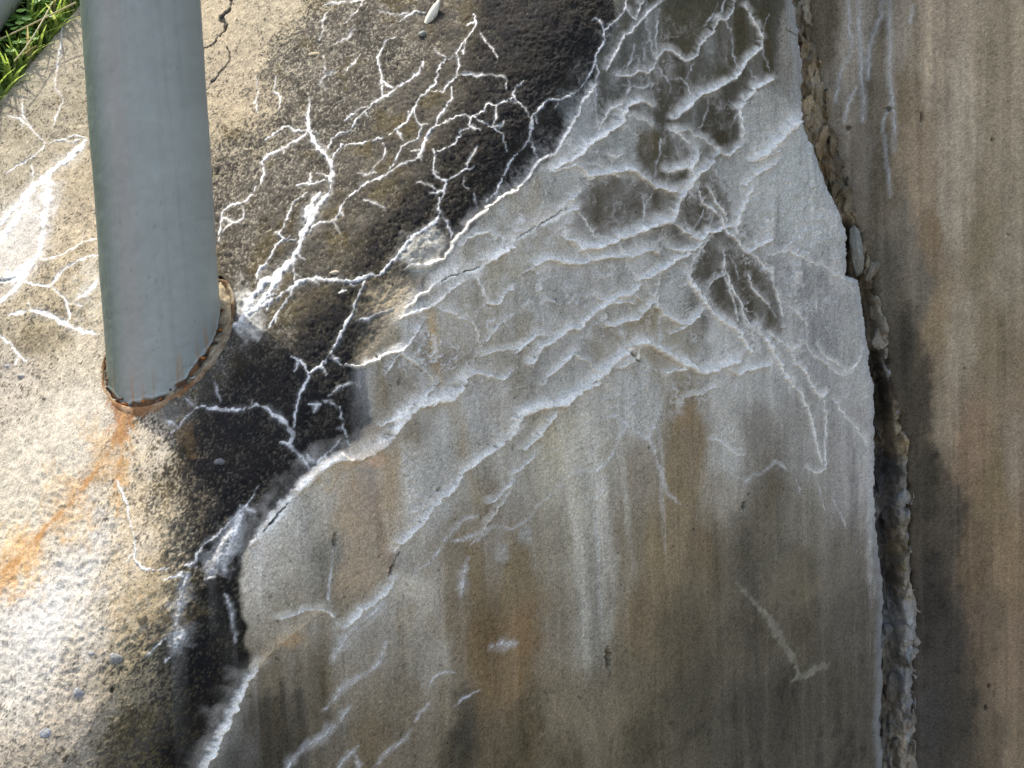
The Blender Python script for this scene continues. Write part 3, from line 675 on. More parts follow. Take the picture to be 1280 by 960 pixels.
def blob(r, arr, shade, na=.75, ns=7.0):
    c = to_grid([r[:2]])[0]; mm = c[1] / F * 1000
    rx, ry = r[2] * mm, r[3] * mm; R_ = max(rx, ry) * 2.0 / 1000
    i0, i1 = np.searchsorted(xs, [c[0] - R_, c[0] + R_]); k0, k1 = np.searchsorted(zs, [c[2] - R_, c[2] + R_])
    gx_, gz_ = X0mm[k0:k1, i0:i1], Z0mm[k0:k1, i0:i1]
    a = math.radians(-r[4]); dx, dz = gx_ - c[0] * 1000, gz_ - c[2] * 1000
    u = (dx * math.cos(a) - dz * math.sin(a)) / rx; v = (dx * math.sin(a) + dz * math.cos(a)) / ry
    d = np.hypot(u, v) + na * fbm(gx_ / ns + r[0], gz_ / ns, 90, 5, .6)
    al = (sstep(1.35, .35, d) * r[8] * np.clip(.85 + .4 * fbm(gx_ / 2.2, gz_ / 2.2, 95, 3), 0, 1.2))
    al = np.clip(al, 0, 1)[..., None]
    col = np.clip(lin(r[5:8]) * (K_SHADE if shade else K_SUN), 0, .8) * (1 + .12 * sand[k0:k1, i0:i1])[..., None]
    arr[k0:k1, i0:i1] = arr[k0:k1, i0:i1] * (1 - al) + col * al
for n, r in enumerate(BLOBS):
    rusty = r[5] - r[7] > 60
    blob(r, rgb, False, 1.0 if rusty else .7, 3.6 if rusty else 6.0)
for r in FBLOBS: blob(r, rgb, True, .8, 4.2) if max(r[5:8]) < 90 else blob(r, rgb, True, .38, 6.0)

# damp dark cells left bare between the crusts
CELLS = [([(748,110),(765,60),(785,0),(800,-60),(985,-60),(978,20),(965,90),(928,128),(915,185),(870,165),(830,160),(800,126),(770,132),(750,165)],(58,58,51),.88),([(789.1,37.1),(818.7,11.1),(822.4,63.1),(811.3,126.2),(774.2,133.6),(748.2,159.6),(746.4,111.3),(770.5,63.1)],(74,77,76),0.6),([(826.2,14.8),(892.9,0.0),(881.8,40.8),(863.3,74.2),(837.3,63.1),(822.4,70.5)],(68,66,56),0.8),([(822.4,81.6),(837.3,66.8),(863.3,77.9),(859.6,115.0),(833.6,148.4),(815.0,126.2)],(56,54,46),0.85),([(896.7,22.3),(922.6,11.1),(959.7,11.1),(967.2,89.1),(937.5,111.3),(922.6,81.6),(907.8,100.2),(885.5,111.3),(898.5,74.2)],(60,58,46),0.85),([(885.5,118.7),(922.6,92.8),(967.2,92.8),(926.3,129.9),(922.6,174.4),(900.4,185.5),(874.4,159.6)],(54,52,44),0.9),([(822.4,163.3),(848.4,174.4),(867.0,207.8),(848.4,237.5),(807.6,222.6),(792.8,185.5),(803.9,167.0)],(62,60,50),0.85),([(722.3,241.2),(770.5,222.6),(811.3,226.3),(844.7,241.2),(833.6,274.6),(785.3,296.8),(740.8,293.1),(726.0,259.7)],(66,62,52),0.8),([(852.1,252.3),(874.4,241.2),(900.4,263.5),(907.8,296.8),(885.5,293.1),(867.0,289.4),(848.4,274.6)],(58,55,46),0.85),([(878.1,222.6),(911.5,252.3),(915.2,282.0),(892.9,267.2)],(68,66,58),0.7),([(881.0,317.9),(907.0,312.4),(921.8,332.8),(933.0,362.5),(921.8,407.0),(892.2,377.3),(862.5,343.9)],(57,54,45),0.9),([(921.8,325.4),(962.7,347.6),(973.8,384.7),(975.6,418.1),(951.5,407.0),(933.0,381.0),(925.6,347.6)],(62,59,48),0.85),([(843.9,284.6),(862.5,299.4),(856.9,308.7),(843.9,295.7)],(60,58,52),0.7),([(805.0,162.1),(821.7,165.8),(825.4,191.8),(814.2,199.2),(801.3,180.7)],(70,65,48),0.75),([(810.5,384.7),(825.4,381.0),(821.7,421.8),(803.1,421.8),(788.3,433.0),(766.0,421.8),(788.3,403.3)],(112,102,80),0.5)]
cellm = np.zeros(X.shape)
for pts, c_, a_ in CELLS:
    P = to_grid(pts)[:, [0, 2]] * 1000; i0, i1 = np.searchsorted(xs, [P[:, 0].min() / 1000 - .012, P[:, 0].max() / 1000 + .012]); k0, k1 = np.searchsorted(zs, [P[:, 1].min() / 1000 - .012, P[:, 1].max() / 1000 + .012])
    sl = (slice(k0, k1), slice(i0, i1)); cx = X0mm[sl] + 4.6 * fbm(X0mm[sl] / 9, Z0mm[sl] / 9, 350, 6, .65); cz = Z0mm[sl] + 4.6 * fbm(X0mm[sl] / 6, Z0mm[sl] / 6, 357, 5, .65)
    ins = np.zeros(cx.shape, bool); dm = np.full(cx.shape, 1e9)
    for n in range(len(P)):
        (ax, az), (bx_, bz_) = P[n], P[(n + 1) % len(P)]
        ins ^= ((az > cz) != (bz_ > cz)) & (cx < (bx_ - ax) * (cz - az) / (bz_ - az + 1e-9) + ax)
        dx, dz = bx_ - ax, bz_ - az; t = np.clip(((cx - ax) * dx + (cz - az) * dz) / (dx * dx + dz * dz), 0, 1); dm = np.minimum(dm, np.hypot(cx - ax - t * dx, cz - az - t * dz))
    al = sstep(-4.0, 2.2, np.where(ins, dm, -dm) + 1.6 * g0[sl] + 1.4 * g1[sl]) * a_ * np.clip(.92 + .3 * fbm(X0mm[sl] / 7, Z0mm[sl] / 18, 361, 4), 0, 1.08)
    al = np.clip(al, 0, 1); cellm[sl] = np.maximum(cellm[sl], al)
    rgb[sl] = rgb[sl] * (1 - al[..., None]) + lin(c_) * K_SHADE * (1 + .2 * g0[sl] + .16 * sand[sl])[..., None] * al[..., None]

# --- relief of the bare surface (mm)
hgt = (.50 * g1 + .55 * g2 + .9 * g3) * tcol * (.34 + .66 * sstep(.95, .5, covb)) + 2.2 * fbm(X0mm / 45, Z0mm / 45, 100, 3) * topness
hgt = hgt - .5 * black * topness * np.abs(g2) + topness * sp * .30 * sstep(.97, .7, covb)
fr = 1 - topness
hgt += fr * (.10 * sand + .8 * fbm(X0mm / 40, Z0mm / 60, 104, 3) + .22 * fbm(X0mm / 5, Z0mm / 7, 107, 3))
# knobbly lime knots, lower left of the top
kc = to_grid([(70, 770), (112, 690), (60, 640), (30, 830)])
kn = sum(np.exp(-(((X - c[0]) / (r_ * .00045)) ** 2 + ((Z - c[2]) / (r_ * .00045)) ** 2)) for c, r_ in zip(kc, (75, 45, 80, 70)) )
kn = np.clip(kn, 0, 1)
ridg = 1 - np.abs(.6 * vnoise(X0mm / 5.2 + .7 * g3, Z0mm / 3.4 + .4 * X0mm / 5.2, 110) + .5 * vnoise(X0mm / 2.6, Z0mm / 1.9, 111)) * 3.0
hgt += kn * topness * (.6 * np.clip(ridg, -1, 1) + .35 * fbm(X0mm / 3, Z0mm / 3, 112, 3))
pit = sstep(.30, .85, fbm((X0mm * .9 + Z0mm * .45) / 6.5, (Z0mm * .9 - X0mm * .45) / 2.0, 115, 3, .7)); hgt -= pit * topness * .32 * sstep(.7, 1, covb)

# --- veins and crusts
KIND = {'W': ((.60, .60, .575), .35, .9, 0), 'T': ((.61, .60, .565), .25, .75, 0), 'C': ((.70, .68, .61), 3.1, 1.0, .46),
        'G': ((.66, .69, .70), 1.7, 1.0, .42), 'B': ((.67, .66, .62), .25, .72, .12), 'O': ((.55, .43, .27), .9, .8, .1),
        'K': ((.030, .027, .024), -2.2, .95, 0), 'P': ((.34, .31, .23), .05, .5, 0), 'R': ((.24, .135, .055), .05, .92, 0)}
vid = np.full(X.shape, -1, np.int32); vmask = np.zeros(X.shape, np.float32); vh = np.zeros(X.shape); src = np.zeros(X.shape)
vdown = np.zeros(X.shape)
vkind = []
edge_n = fbm(X0mm / 2.4, Z0mm / 2.4, 120, 3); edge_f = fbm(X0mm / 7, Z0mm / 7, 124, 3); along = fbm(X0mm / 5.5, Z0mm / 5.5, 128, 3)

def dense(P, mm):
    """Catmull-Rom through traced points plus small crookedness"""
    P = np.array(P, float); n = len(P)
    Q = np.vstack([2 * P[0] - P[1], P, 2 * P[-1] - P[-2]]); out = []
    for i in range(n - 1):
        p0, p1, p2, p3 = Q[i], Q[i + 1], Q[i + 2], Q[i + 3]
        k = max(2, int(np.hypot(*(p2 - p1)) / 3.0)); t = np.linspace(0, 1, k, endpoint=False)[:, None]
        sm = .5 * ((2 * p1) + (-p0 + p2) * t + (2 * p0 - 5 * p1 + 4 * p2 - p3) * t ** 2 + (-p0 + 3 * p1 - 3 * p2 + p3) * t ** 3)
        out.append(.6 * sm + .4 * (p1 + (p2 - p1) * t))
    out.append(P[-1:]); out = np.vstack(out)
    j = rng.normal(0, 1, out.shape) * .75; j[0] = j[-1] = 0
    return out + j

def add_vein(kind, wpx, pts):
    col, hm, op, wash = KIND[kind]
    P = to_grid(dense(pts, 1)); mm = P[:, 1].mean() / F * 1000
    w = max(wpx * (.56 if kind == 'C' else .46 if kind == 'G' else .5) * mm, .50)
    L = len(P); h = hm * (w / 1.3) ** .6 if hm > 0 else hm
    mgn = (w * 4.5 + 2) / 1000
    i0, i1, k0, k1 = seg_dist(P, P, mgn)
    if i1 - i0 < 2 or k1 - k0 < 2: return
    D = np.full((k1 - k0, i1 - i0), 1e9); UP = np.zeros(D.shape); SP = np.zeros(D.shape)
    pxz = P[:, [0, 2]] * 1000
    for c in range(0, L - 1, 6):
        q = pxz[c:c + 7]
        a0, a1 = np.searchsorted(xs, [q[:, 0].min() / 1000 - mgn, q[:, 0].max() / 1000 + mgn]); b0, b1 = np.searchsorted(zs, [q[:, 1].min() / 1000 - mgn, q[:, 1].max() / 1000 + mgn])
        gx_, gz_ = X0mm[b0:b1, a0:a1], Z0mm[b0:b1, a0:a1]
        s = (slice(b0 - k0, b1 - k0), slice(a0 - i0, a1 - i0))
        for e in range(len(q) - 1):
            d = q[e + 1] - q[e]; ll = max(d @ d, 1e-6)
            t = np.clip(((gx_ - q[e, 0]) * d[0] + (gz_ - q[e, 1]) * d[1]) / ll, 0, 1)
            ex = gx_ - q[e, 0] - t * d[0]; ez = gz_ - q[e, 1] - t * d[1]; dd = np.hypot(ex, ez)
            m_ = dd < D[s]
            D[s] = np.where(m_, dd, D[s]); UP[s] = np.where(m_, ez / np.maximum(dd, .05), UP[s]); SP[s] = np.where(m_, c + e + t, SP[s])
    sl = (slice(k0, k1), slice(i0, i1))
    tn = topness[sl]
    lip = (1 - tn) * (1.0 if kind in 'CGO' else 0)
    # crust on the face: thick lip below, feathering upwards
    taper = .42 + .58 * sstep(0, min(5, L / 3), np.minimum(SP, L - 1 - SP))
    wl = w * taper * (.66 if kind == 'W' and wpx < 8 else .85 if kind == 'W' else 1.0) * (1 + (.34 if kind in 'CGO' else .5) * along[sl]) * (1 + lip * (1.2 * np.clip(UP, 0, 1) - .40 * np.clip(-UP, 0, 1)))
    wl = np.maximum(wl, .3)
    d = D + edge_n[sl] * w * .38 + edge_f[sl] * w * .25
    u = d / wl
    a_core = sstep(1.18, .62, u)
    fade = np.clip(.92 + .5 * edge_f[sl] + .25 * along[sl], .12, 1.15)
    if kind in 'CG': fade = np.clip(1.02 + .3 * edge_f[sl] + .15 * along[sl], .3, 1.15)
    if kind == 'T': fade = np.clip(.75 + .7 * along[sl], .05, 1.1)
    a_halo = sstep(4.2, .8, u) * (.14 if kind == 'W' else .24 if kind in 'TG' else (.42 if kind == 'B' else .20 if kind == 'C' else .12 if kind == 'P' else .30 if kind == 'R' else 0)) * np.clip(.8 + .8 * edge_f[sl], 0, 1.4)
    if kind == 'B': a_core = sstep(1.6, .2, u)
    feather = lip * np.clip(UP, 0, 1) * sstep(w * 3.2 + 4.5, 0, D + edge_f[sl] * 2.0) * (.78 if wpx > 3 else .5) * (1 - .85 * black[sl])
    a_halo = np.maximum(a_halo, feather)
    if kind in 'CGO': a_core = a_core * (.48 + .52 * sstep(.85, .12, u))
    if kind == 'R': fade = fade * np.clip(.72 + .9 * edge_n[sl], 0, 1)
    if kind == 'B': fade = fade * np.clip(.78 + .45 * g0[sl] + .45 * wn[sl], .1, 1.2)
    al = np.clip(np.maximum(a_core * fade, a_halo) * op, 0, 1)
    c = np.array(col)
    if kind in 'CG':      # warmer crust lower left, colder towards the joint
        tx = sstep(-.10, .16, X[sl])[..., None]
        c = np.array([.84, .79, .68]) * (1 - tx) + np.array([.87, .83, .74]) * tx
    if kind == 'W' or kind == 'T': c = c * (1 - .10 * black[sl][..., None])
    c = c * (1 + .10 * sand[sl] + .08 * along[sl])[..., None]
    rgb[sl] = rgb[sl] * (1 - al[..., None]) + c * al[..., None]
    prof = np.clip(1 - u * u, 0, 1) ** .65 if kind not in 'CG' else .45 * np.clip(1 - u * u, 0, 1) ** .8 + .65 * np.clip(1 - u * 1.25, 0, 1)
    if kind == 'K': np.minimum(vh[sl], h * sstep(1.2, .5, u), out=vh[sl])
    else:
        hh = h * prof * (1 + .30 * edge_n[sl] + .35 * along[sl])
        vh[sl] = np.where(hh > vh[sl], hh, vh[sl])
    src[sl] = np.maximum(src[sl], a_core * wash * (1 - tn))
    n = len(vkind); vkind.append((kind, wpx, pts))
    core = (a_core * (.35 + .65 * fade) if kind != 'B' else sstep(1.5, .5, u)).astype(np.float32)
    bet = (core > vmask[sl]) & (core > .5)
    vid[sl] = np.where(bet, n, vid[sl]); vmask[sl] = np.maximum(vmask[sl], core)

lines = []
for ln in VEINS.strip().split('\n'):
    head, body = ln.split(':'); k, w_ = head.split()
    lines.append((k, float(w_), [tuple(float(v) for v in q.split(',')) for q in body.split()]))
order = {'R': -1, 'P': 0, 'B': 1, 'T': 2, 'G': 3, 'C': 4, 'O': 5, 'W': 3, 'K': 6}
for k, w_, pts in sorted(lines, key=lambda l: order[l[0]]): add_vein(k, w_, pts)
n_traced = len(vkind)
# hairline offshoots that leave the bigger veins
for k, w_, pts in lines:
    if k != 'W' or w_ < 1.9: continue
    for _ in range(max(1, len(pts) // 5)):
        i = rng.integers(0, len(pts) - 1); q = np.array(pts[i]); d = np.array(pts[i + 1]) - q
        if np.hypot(*d) < 2: continue
        q = q + d * rng.uniform(0, 1); a = math.atan2(d[1], d[0]) + rng.choice([-1, 1]) * rng.uniform(.5, 1.3); out = [tuple(q)]
        for _s in range(rng.integers(2, 5)):
            a += rng.normal(0, .35); q = q + rng.uniform(3, 6) * np.array([math.cos(a), math.sin(a)]); out.append(tuple(q))
        saved = len(vkind); add_vein('T', 1.0, out)
        vid[vid >= saved] = -1            # too fine to be told apart: they stay on the wall
        del vkind[saved:]

# lime washed down the face below the crusts
# finer web of lime seams in the crusted part of the face
ctr = [(820, 300, 190, 150), (680, 350, 120, 110), (980, 330, 110, 140), (880, 460, 160, 60), (850, 130, 120, 110), (600, 420, 110, 90)]
zone = 0
for (x_, y_, a_, b_) in ctr:
    c_w = to_grid([(x_, y_)])[0]; q_ = c_w[1] / F
    zone = np.maximum(zone, np.exp(-((X - c_w[0]) / (a_ * q_)) ** 2 - ((Z - c_w[2]) / (b_ * q_)) ** 2))
zone = sstep(.15, .7, zone) * (1 - tcol) * (1 - .88 * cellm)
wxx = X0mm + 5 * edge_f; wzz = Z0mm + 5 * along
web = np.maximum(sstep(.10, .0, np.abs(fbm((wxx * .82 - wzz * .5) / 30, (wzz * .9 + wxx * .45) / 15, 230, 3, .45))),
                 sstep(.06, .0, np.abs(fbm((wxx + wzz * .3) / 17, wzz / 24, 236, 3, .45))) * .9)
web = np.maximum(web, sstep(.09, 0, np.abs(fbm((wxx * .9 + wzz * .45) / 13, (wzz * .9 - wxx * .45) / 21, 380, 3, .45))) * .8)
web = web * zone * np.clip(.50 + 1.3 * fbm(X0mm / 14, Z0mm / 14, 233, 3), 0, 1) * (1 - np.clip(vmask, 0, 1))
rgb = rgb * (1 - .8 * web[..., None]) + np.array([.79, .755, .68]) * .8 * web[..., None]
vh += web * 1.0
powd = zone * sstep(-.1, .9, fbm(X0mm / 8, Z0mm / 11, 238, 5, .6)) * .42
rgb = rgb * (1 - powd[..., None]) + np.array([.65, .625, .56]) * powd[..., None]
src = np.maximum(src, web * .22)
wash = np.zeros_like(src); acc = np.zeros(NX); colv = np.clip(.6 + .7 * fbm(X0mm / 8, Z0mm / 40, 130, 4), 0, 1.3)
dzs = np.diff(zs, append=zs[-1] + STEP)
for r in range(NZ - 1, -1, -1):
    acc = acc * math.exp(-dzs[r] / .032); acc = np.maximum(acc, src[r]); wash[r] = acc
wash = np.clip(wash * colv * (1 - topness) * (1 - vmask) * (1 - .6 * cellm), 0, .5)[..., None]
wc = np.array([.63, .605, .54])
rgb = rgb * (1 - wash) + wc * wash * 1.0
hgt = hgt * (1 - .55 * np.clip(vmask, 0, 1)) + vh
# crumbling grain on the crusts
hgt += np.clip(vmask, 0, 1) * (.22 * sand + .45 * edge_n) * (vh > .2)
_l = to_grid([(990, 260)])[0]; lj = np.exp(-((X - _l[0]) / .06) ** 2 - ((Z - _l[2]) / .09) ** 2) * fr
hgt += lj * (.9 * fbm(X0mm / 4.5, Z0mm / 6.5, 370, 5, .65) + .8 * np.clip(1 - 3 * np.abs(fbm(X0mm / 8, Z0mm / 12, 375, 3)), 0, 1))
lime = sstep(.30, .60, rgb.mean(-1)) * fr
hgt += lime * (.55 * fbm(X0mm / 6, Z0mm / 5, 132, 4, .6) + .8 * np.clip(1 - 2.5 * np.abs(vnoise(X0mm / 9, Z0mm / 7, 137)), 0, 1))

# pinholes in crust and concrete
pin = sstep(.80, .92, gnoise(1.9, 400)) * sstep(-.1, .5, fbm(X0mm / 18, Z0mm / 18, 402, 3)) * (1 - tcol); rgb *= (1 - .5 * pin)[..., None]; hgt -= .9 * pin
# --- pits
for (x_, y_, rx, ry) in PITS:
    c = to_grid([(x_, y_)])[0]; mm = c[1] / F * 1000; R_ = max(rx, ry) * mm * 2.4 / 1000
    i0, i1 = np.searchsorted(xs, [c[0] - R_, c[0] + R_]); k0, k1 = np.searchsorted(zs, [c[2] - R_, c[2] + R_]); sl = (slice(k0, k1), slice(i0, i1))
    d = np.hypot((X0mm[sl] - c[0] * 1000) / (rx * mm), (Z0mm[sl] - c[2] * 1000) / (ry * mm)) + .3 * edge_n[sl]
    a = sstep(1.15, .75, d); hgt[sl] -= a * min(6, 2.5 * rx * mm); rgb[sl] *= (1 - .45 * a)[..., None]

# --- broken margin along the joint; far margin of the sloping top
def curve_x(pts, fn=surf):
    p = to_grid(pts, fn); o = np.argsort(p[:, 2]); return p[o, 2], p[o, 0]
ez, ex = curve_x(EDGE)
XE = np.interp(Z, ez, ex) + .0016 * fbm(Z0mm / 9, Z0mm * 0, 140, 4) + .0008 * fbm(X0mm / 3, Z0mm / 3, 144, 3)
far = to_grid([(0, 120), (100, 0)])
XF = far[0, 0] + (Z - far[0, 2]) * (far[1, 0] - far[0, 0]) / (far[1, 2] - far[0, 2]) + .0012 * fbm(Z0mm / 12, Z0mm * 0, 148, 4)
over = X - XE; under = XF - X
Yb = Y + .35 * np.clip(over + .010, 0, .010) ** 2 / .010 + np.clip(over, 0, None) * 7.0
Yb = Yb + np.clip(under + .004, 0, None) * 1.5 * (under < .0) + (under > 0) * (.006 + np.clip(under, 0, None) * 6.0)
edge_w = sstep(-.014, -.003, over) * (1 - topness)
rgb = rgb * (1 - .35 * edge_w[..., None]) + np.array([.50, .52, .52]) * .35 * edge_w[..., None] * (1 + .2 * edge_f[..., None])
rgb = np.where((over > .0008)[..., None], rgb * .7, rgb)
# seat of the post
axis0 = BASE.copy()
RPOST, RSOCK = .0365, .0420
rad = np.hypot(X - axis0[0] - .0025, Y - axis0[1] - .001)
inside = (rad < RSOCK) & (topness > .5)
Yb = np.where(inside, Yb + .010, Yb)
# normals of the bare shape, displacement
dYx = np.gradient(Yb, axis=1) / np.gradient(xs)[None, :]; dYz = np.gradient(Yb, axis=0) / np.gradient(zs)[:, None]
dYx = np.clip(dYx, -2.5, 2.5); dYz = np.clip(dYz, -2.5, 2.5)
nl = np.sqrt(dYx ** 2 + 1 + dYz ** 2)
hh = np.clip(hgt, -7, 6) * .001 * inframe * np.where(over > 0, .3, 1)
VX, VY, VZ = X + hh * dYx / nl, Yb - hh / nl, Z + hh * dYz / nl
rgb = np.clip(rgb, .012, .88)

# --- faces: fine in view, coarse around it
idx = np.arange(NX * NZ).reshape(NZ, NX)
keep = (over < .0052) & (under < .010) & (X < .40)
BS = 10
fine_faces = []; coarse = []
vis = ((PX > -95) & (PX < W + 95) & (PY > -95) & (PY < H + 95))
nbx, nbz = (NX - 1) // BS, (NZ - 1) // BS
fq = np.stack([idx[:-1, :-1], idx[:-1, 1:], idx[1:, 1:], idx[1:, :-1]], -1)          # (NZ-1, NX-1, 4)
finecell = np.zeros((NZ - 1, NX - 1), bool)
for bz in range(nbz + 1):
    for bx in range(nbx + 1):
        r0, r1, c0, c1 = bz * BS, min((bz + 1) * BS, NZ - 1), bx * BS, min((bx + 1) * BS, NX - 1)
        if r1 <= r0 or c1 <= c0: continue
        kp = keep[r0:r1 + 1, c0:c1 + 1]
        if not kp.any(): continue
        if vis[r0:r1 + 1, c0:c1 + 1].any() or (not kp.all()): finecell[r0:r1, c0:c1] = True
        else: coarse.append((idx[r0, c0], idx[r0, c1], idx[r1, c1], idx[r1, c0]))
fk = keep[:-1, :-1] & keep[1:, 1:] & keep[1:, :-1] & keep[:-1, 1:] & finecell
FQ = fq[fk]
vf = vid.ravel()[FQ]; mf = vmask.ravel()[FQ]
fid = np.where((mf.max(1) > .5), vf.max(1), -1)
ftop = topness.ravel()[FQ].mean(1) > .5
VV = np.stack([VX, VY, VZ], -1).reshape(-1, 3); CC = rgb.reshape(-1, 3)

def sub(name, faces, mat, parent, origin):
    u, inv = np.unique(faces.ravel(), return_inverse=True)
    return mesh_np(name, VV[u], inv.reshape(faces.shape), CC[u], mat, parent, origin)

wall_org = np.array([0.0, 1.0, 0.0])
wall = empty('retaining_wall', wall_org)
tag(wall, 'weathered concrete wall with sloping top and shaded face covered in white lime veins', 'wall')
cq = np.array(coarse, int); ctop = topness.ravel()[cq].mean(1) > .5
p_top = sub('sloping_top', np.vstack([FQ[(fid < 0) & ftop], cq[ctop]]), M_WALL, wall, wall_org)
p_top['label'] = 'sunlit cream and black sloping top with white veins'
p_face = sub('front_face', np.vstack([FQ[(fid < 0) & ~ftop], cq[~ctop]]), M_WALL, wall, wall_org)
p_face['label'] = 'shaded grey brown face with lime crusts and water streaks'
for n in range(len(vkind)):
    f = fid == n
    if f.sum() < 14:
        continue
    nm = {'K': 'crack', 'C': 'lime_crust', 'O': 'lime_crust', 'G': 'lime_crust'}.get(vkind[n][0], 'lime_vein')
    sub(nm, FQ[f], M_WALL, p_top if ftop[f].mean() > .5 else p_face, (0, 1, 0))
rest = np.isin(fid, [n for n in range(len(vkind)) if 0 < (fid == n).sum() < 14])
if rest.any(): tag(sub('lime_specks', FQ[rest], M_WALL, p_face, wall_org), kind='stuff')
tris = 2 * len(FQ)
print('wall tris', tris, 'grid', NX, NZ, 'veins', len(vkind))

# ------------------------------------------------------------------ adjoining wall on the right of the joint
jr = to_grid(JOINR); jo = np.argsort(jr[:, 2]); JZ, JX, JY = jr[jo, 2], jr[jo, 0], jr[jo, 1]
cfit = np.polyfit(JZ, JX, 1); KR = -.22
xj0 = np.polyval(cfit, 1.3); yj0 = y_front(xj0) + .004
MR = cfit[0] * (KF - KR)
def surf_r(x, z): return yj0 + KR * (x - xj0) + MR * (z - 1.3)
def cast_r(pts):
    return to_grid(pts, surf_r)
xs2 = np.concatenate([np.arange(.18, .62, .0011), np.geomspace(.625, 2.4, 24)]); zs2 = np.concatenate([np.geomspace(.80, .05, 16)[::-1] - .05, np.arange(.81, 1.70, .0011), np.linspace(1.72, 2.6, 14)])
X2, Z2 = np.meshgrid(xs2, zs2); Y2 = surf_r(X2, Z2); xm, zm = X2 * 1000, Z2 * 1000
RIGHT = """
1060 60 105 102 95;1030 40 72 67 55;1050 120 100 97 90;1090 120 82 78 66;1120 60 105 100 90;1130 120 95 84 62;1142 180 112 98 76;1170 60 128 115 95;1200 150 130 120 102;1240 100 118 108 85;1270 200 120 110 88;1100 200 70 66 54;1080 200 84 81 74;1130 290 86 82 72;1152 240 114 98 76;1162 300 104 86 60;1190 260 128 118 100;1230 300 108 98 72;1260 330 120 110 90;1110 340 64 62 54;1150 350 84 80 70;1130 430 50 48 42;1172 400 114 97 69;1200 420 122 112 92;1240 430 105 94 68;1150 500 56 52 44;1182 520 110 98 78;1215 560 122 98 72;1240 600 110 92 60;1270 560 118 105 85;1160 600 53 50 42;1190 650 66 61 52;1222 700 102 83 58;1260 700 118 96 66;1165 750 48 46 43;1190 800 55 53 49;1232 780 97 81 62;1260 850 112 92 68;1200 900 58 55 48;1240 920 88 76 59;1275 940 115 98 72;1165 900 56 55 54;1280 480 115 100 75;1080 40 104 102 96;1100 30 78 74 62
"""
ra = parse(RIGHT); rp = cast_r(ra[:, :2]); _m = ra[:, 2:5].mean(1, keepdims=True); ra[:, 2:5] = _m + (ra[:, 2:5] - _m) * .52
num = 0; den = 0
wx2 = xm + 5 * fbm(xm / 9, zm / 16, 150, 6, .65); wz2 = zm + 12 * fbm(xm / 9, zm / 16, 156, 6, .65)
for p, v in zip(rp, np.clip(lin(ra[:, 2:5]) * K_SHADE, 0, .8)):
    w = 1 / (((wx2 - p[0] * 1000) * 1.9) ** 2 + ((wz2 - p[2] * 1000) * .62) ** 2 + 36) ** 2
    num = num + w[..., None] * v; den = den + w
C2 = num / den[..., None] * 1.30
run2 = fbm(xm / 8 + .06 * zm / 8, zm / 260, 160, 4)
C2 *= (1 + .16 * run2 + .10 * fbm(xm / 14, zm / 18, 164, 4) + .11 * vnoise(xm / 1.7, zm / 1.7, 168) + .20 * rng.uniform(-1, 1, X2.shape) + .10 * fbm((xm + .07 * zm) / 3.2, zm / 120, 166, 4))[..., None]
_rx2 = xm + .06 * zm + 1.2 * fbm(xm / 6, zm / 30, 335, 3)
tide2 = sstep(.40, .54, fbm(_rx2 / 6, zm / 230, 340, 4, .55)) - .9 * sstep(.42, .55, fbm(_rx2 / 5 + 31, zm / 200, 345, 4, .55))
C2 *= (1 + .13 * tide2)[..., None]
mott = sstep(.1, .8, fbm(xm / 9, zm / 13, 172, 5, .62)); dk = sstep(.16, .05, C2.mean(-1))
C2 *= (1 - .25 * mott * (.4 + .6 * dk))[..., None]
oc = sstep(.25, .8, fbm((xm + .07 * zm) / 5, zm / 190, 176, 3))[..., None] * sstep(.40, .46, X2)[..., None] * .35
C2 = C2 * (1 - oc) + np.array([.21, .175, .105]) * oc
h2 = .12 * vnoise(xm / 2.1, zm / 1.7, 180) + .10 * vnoise(xm / 4, zm / 3, 181) + .9 * fbm(xm / 60, zm / 80, 182, 3)
H2 = np.zeros(X2.shape); vid2 = np.full(X2.shape, -1); vm2 = np.zeros(X2.shape)
RV = """1.1:1060,-10 1061,25 1060,45
1.3:1065,45 1062,70 1052,85 1048,105 1043,128
1.8:1074,-10 1074,30 1076,70 1077,100 1080,125 1078,150
1.3:1070,110 1060,130 1055,152
1.6:1104,-10 1101,20 1093,40 1087,60 1085,98
1.7:1112,-10 1112,50 1112,100 1116,130 1118,160 1117,188
.9:1112,130 1105,150 1103,165
1.1:1106,170 1108,200 1113,245
.8:1141,8 1138,28"""
rveins = []
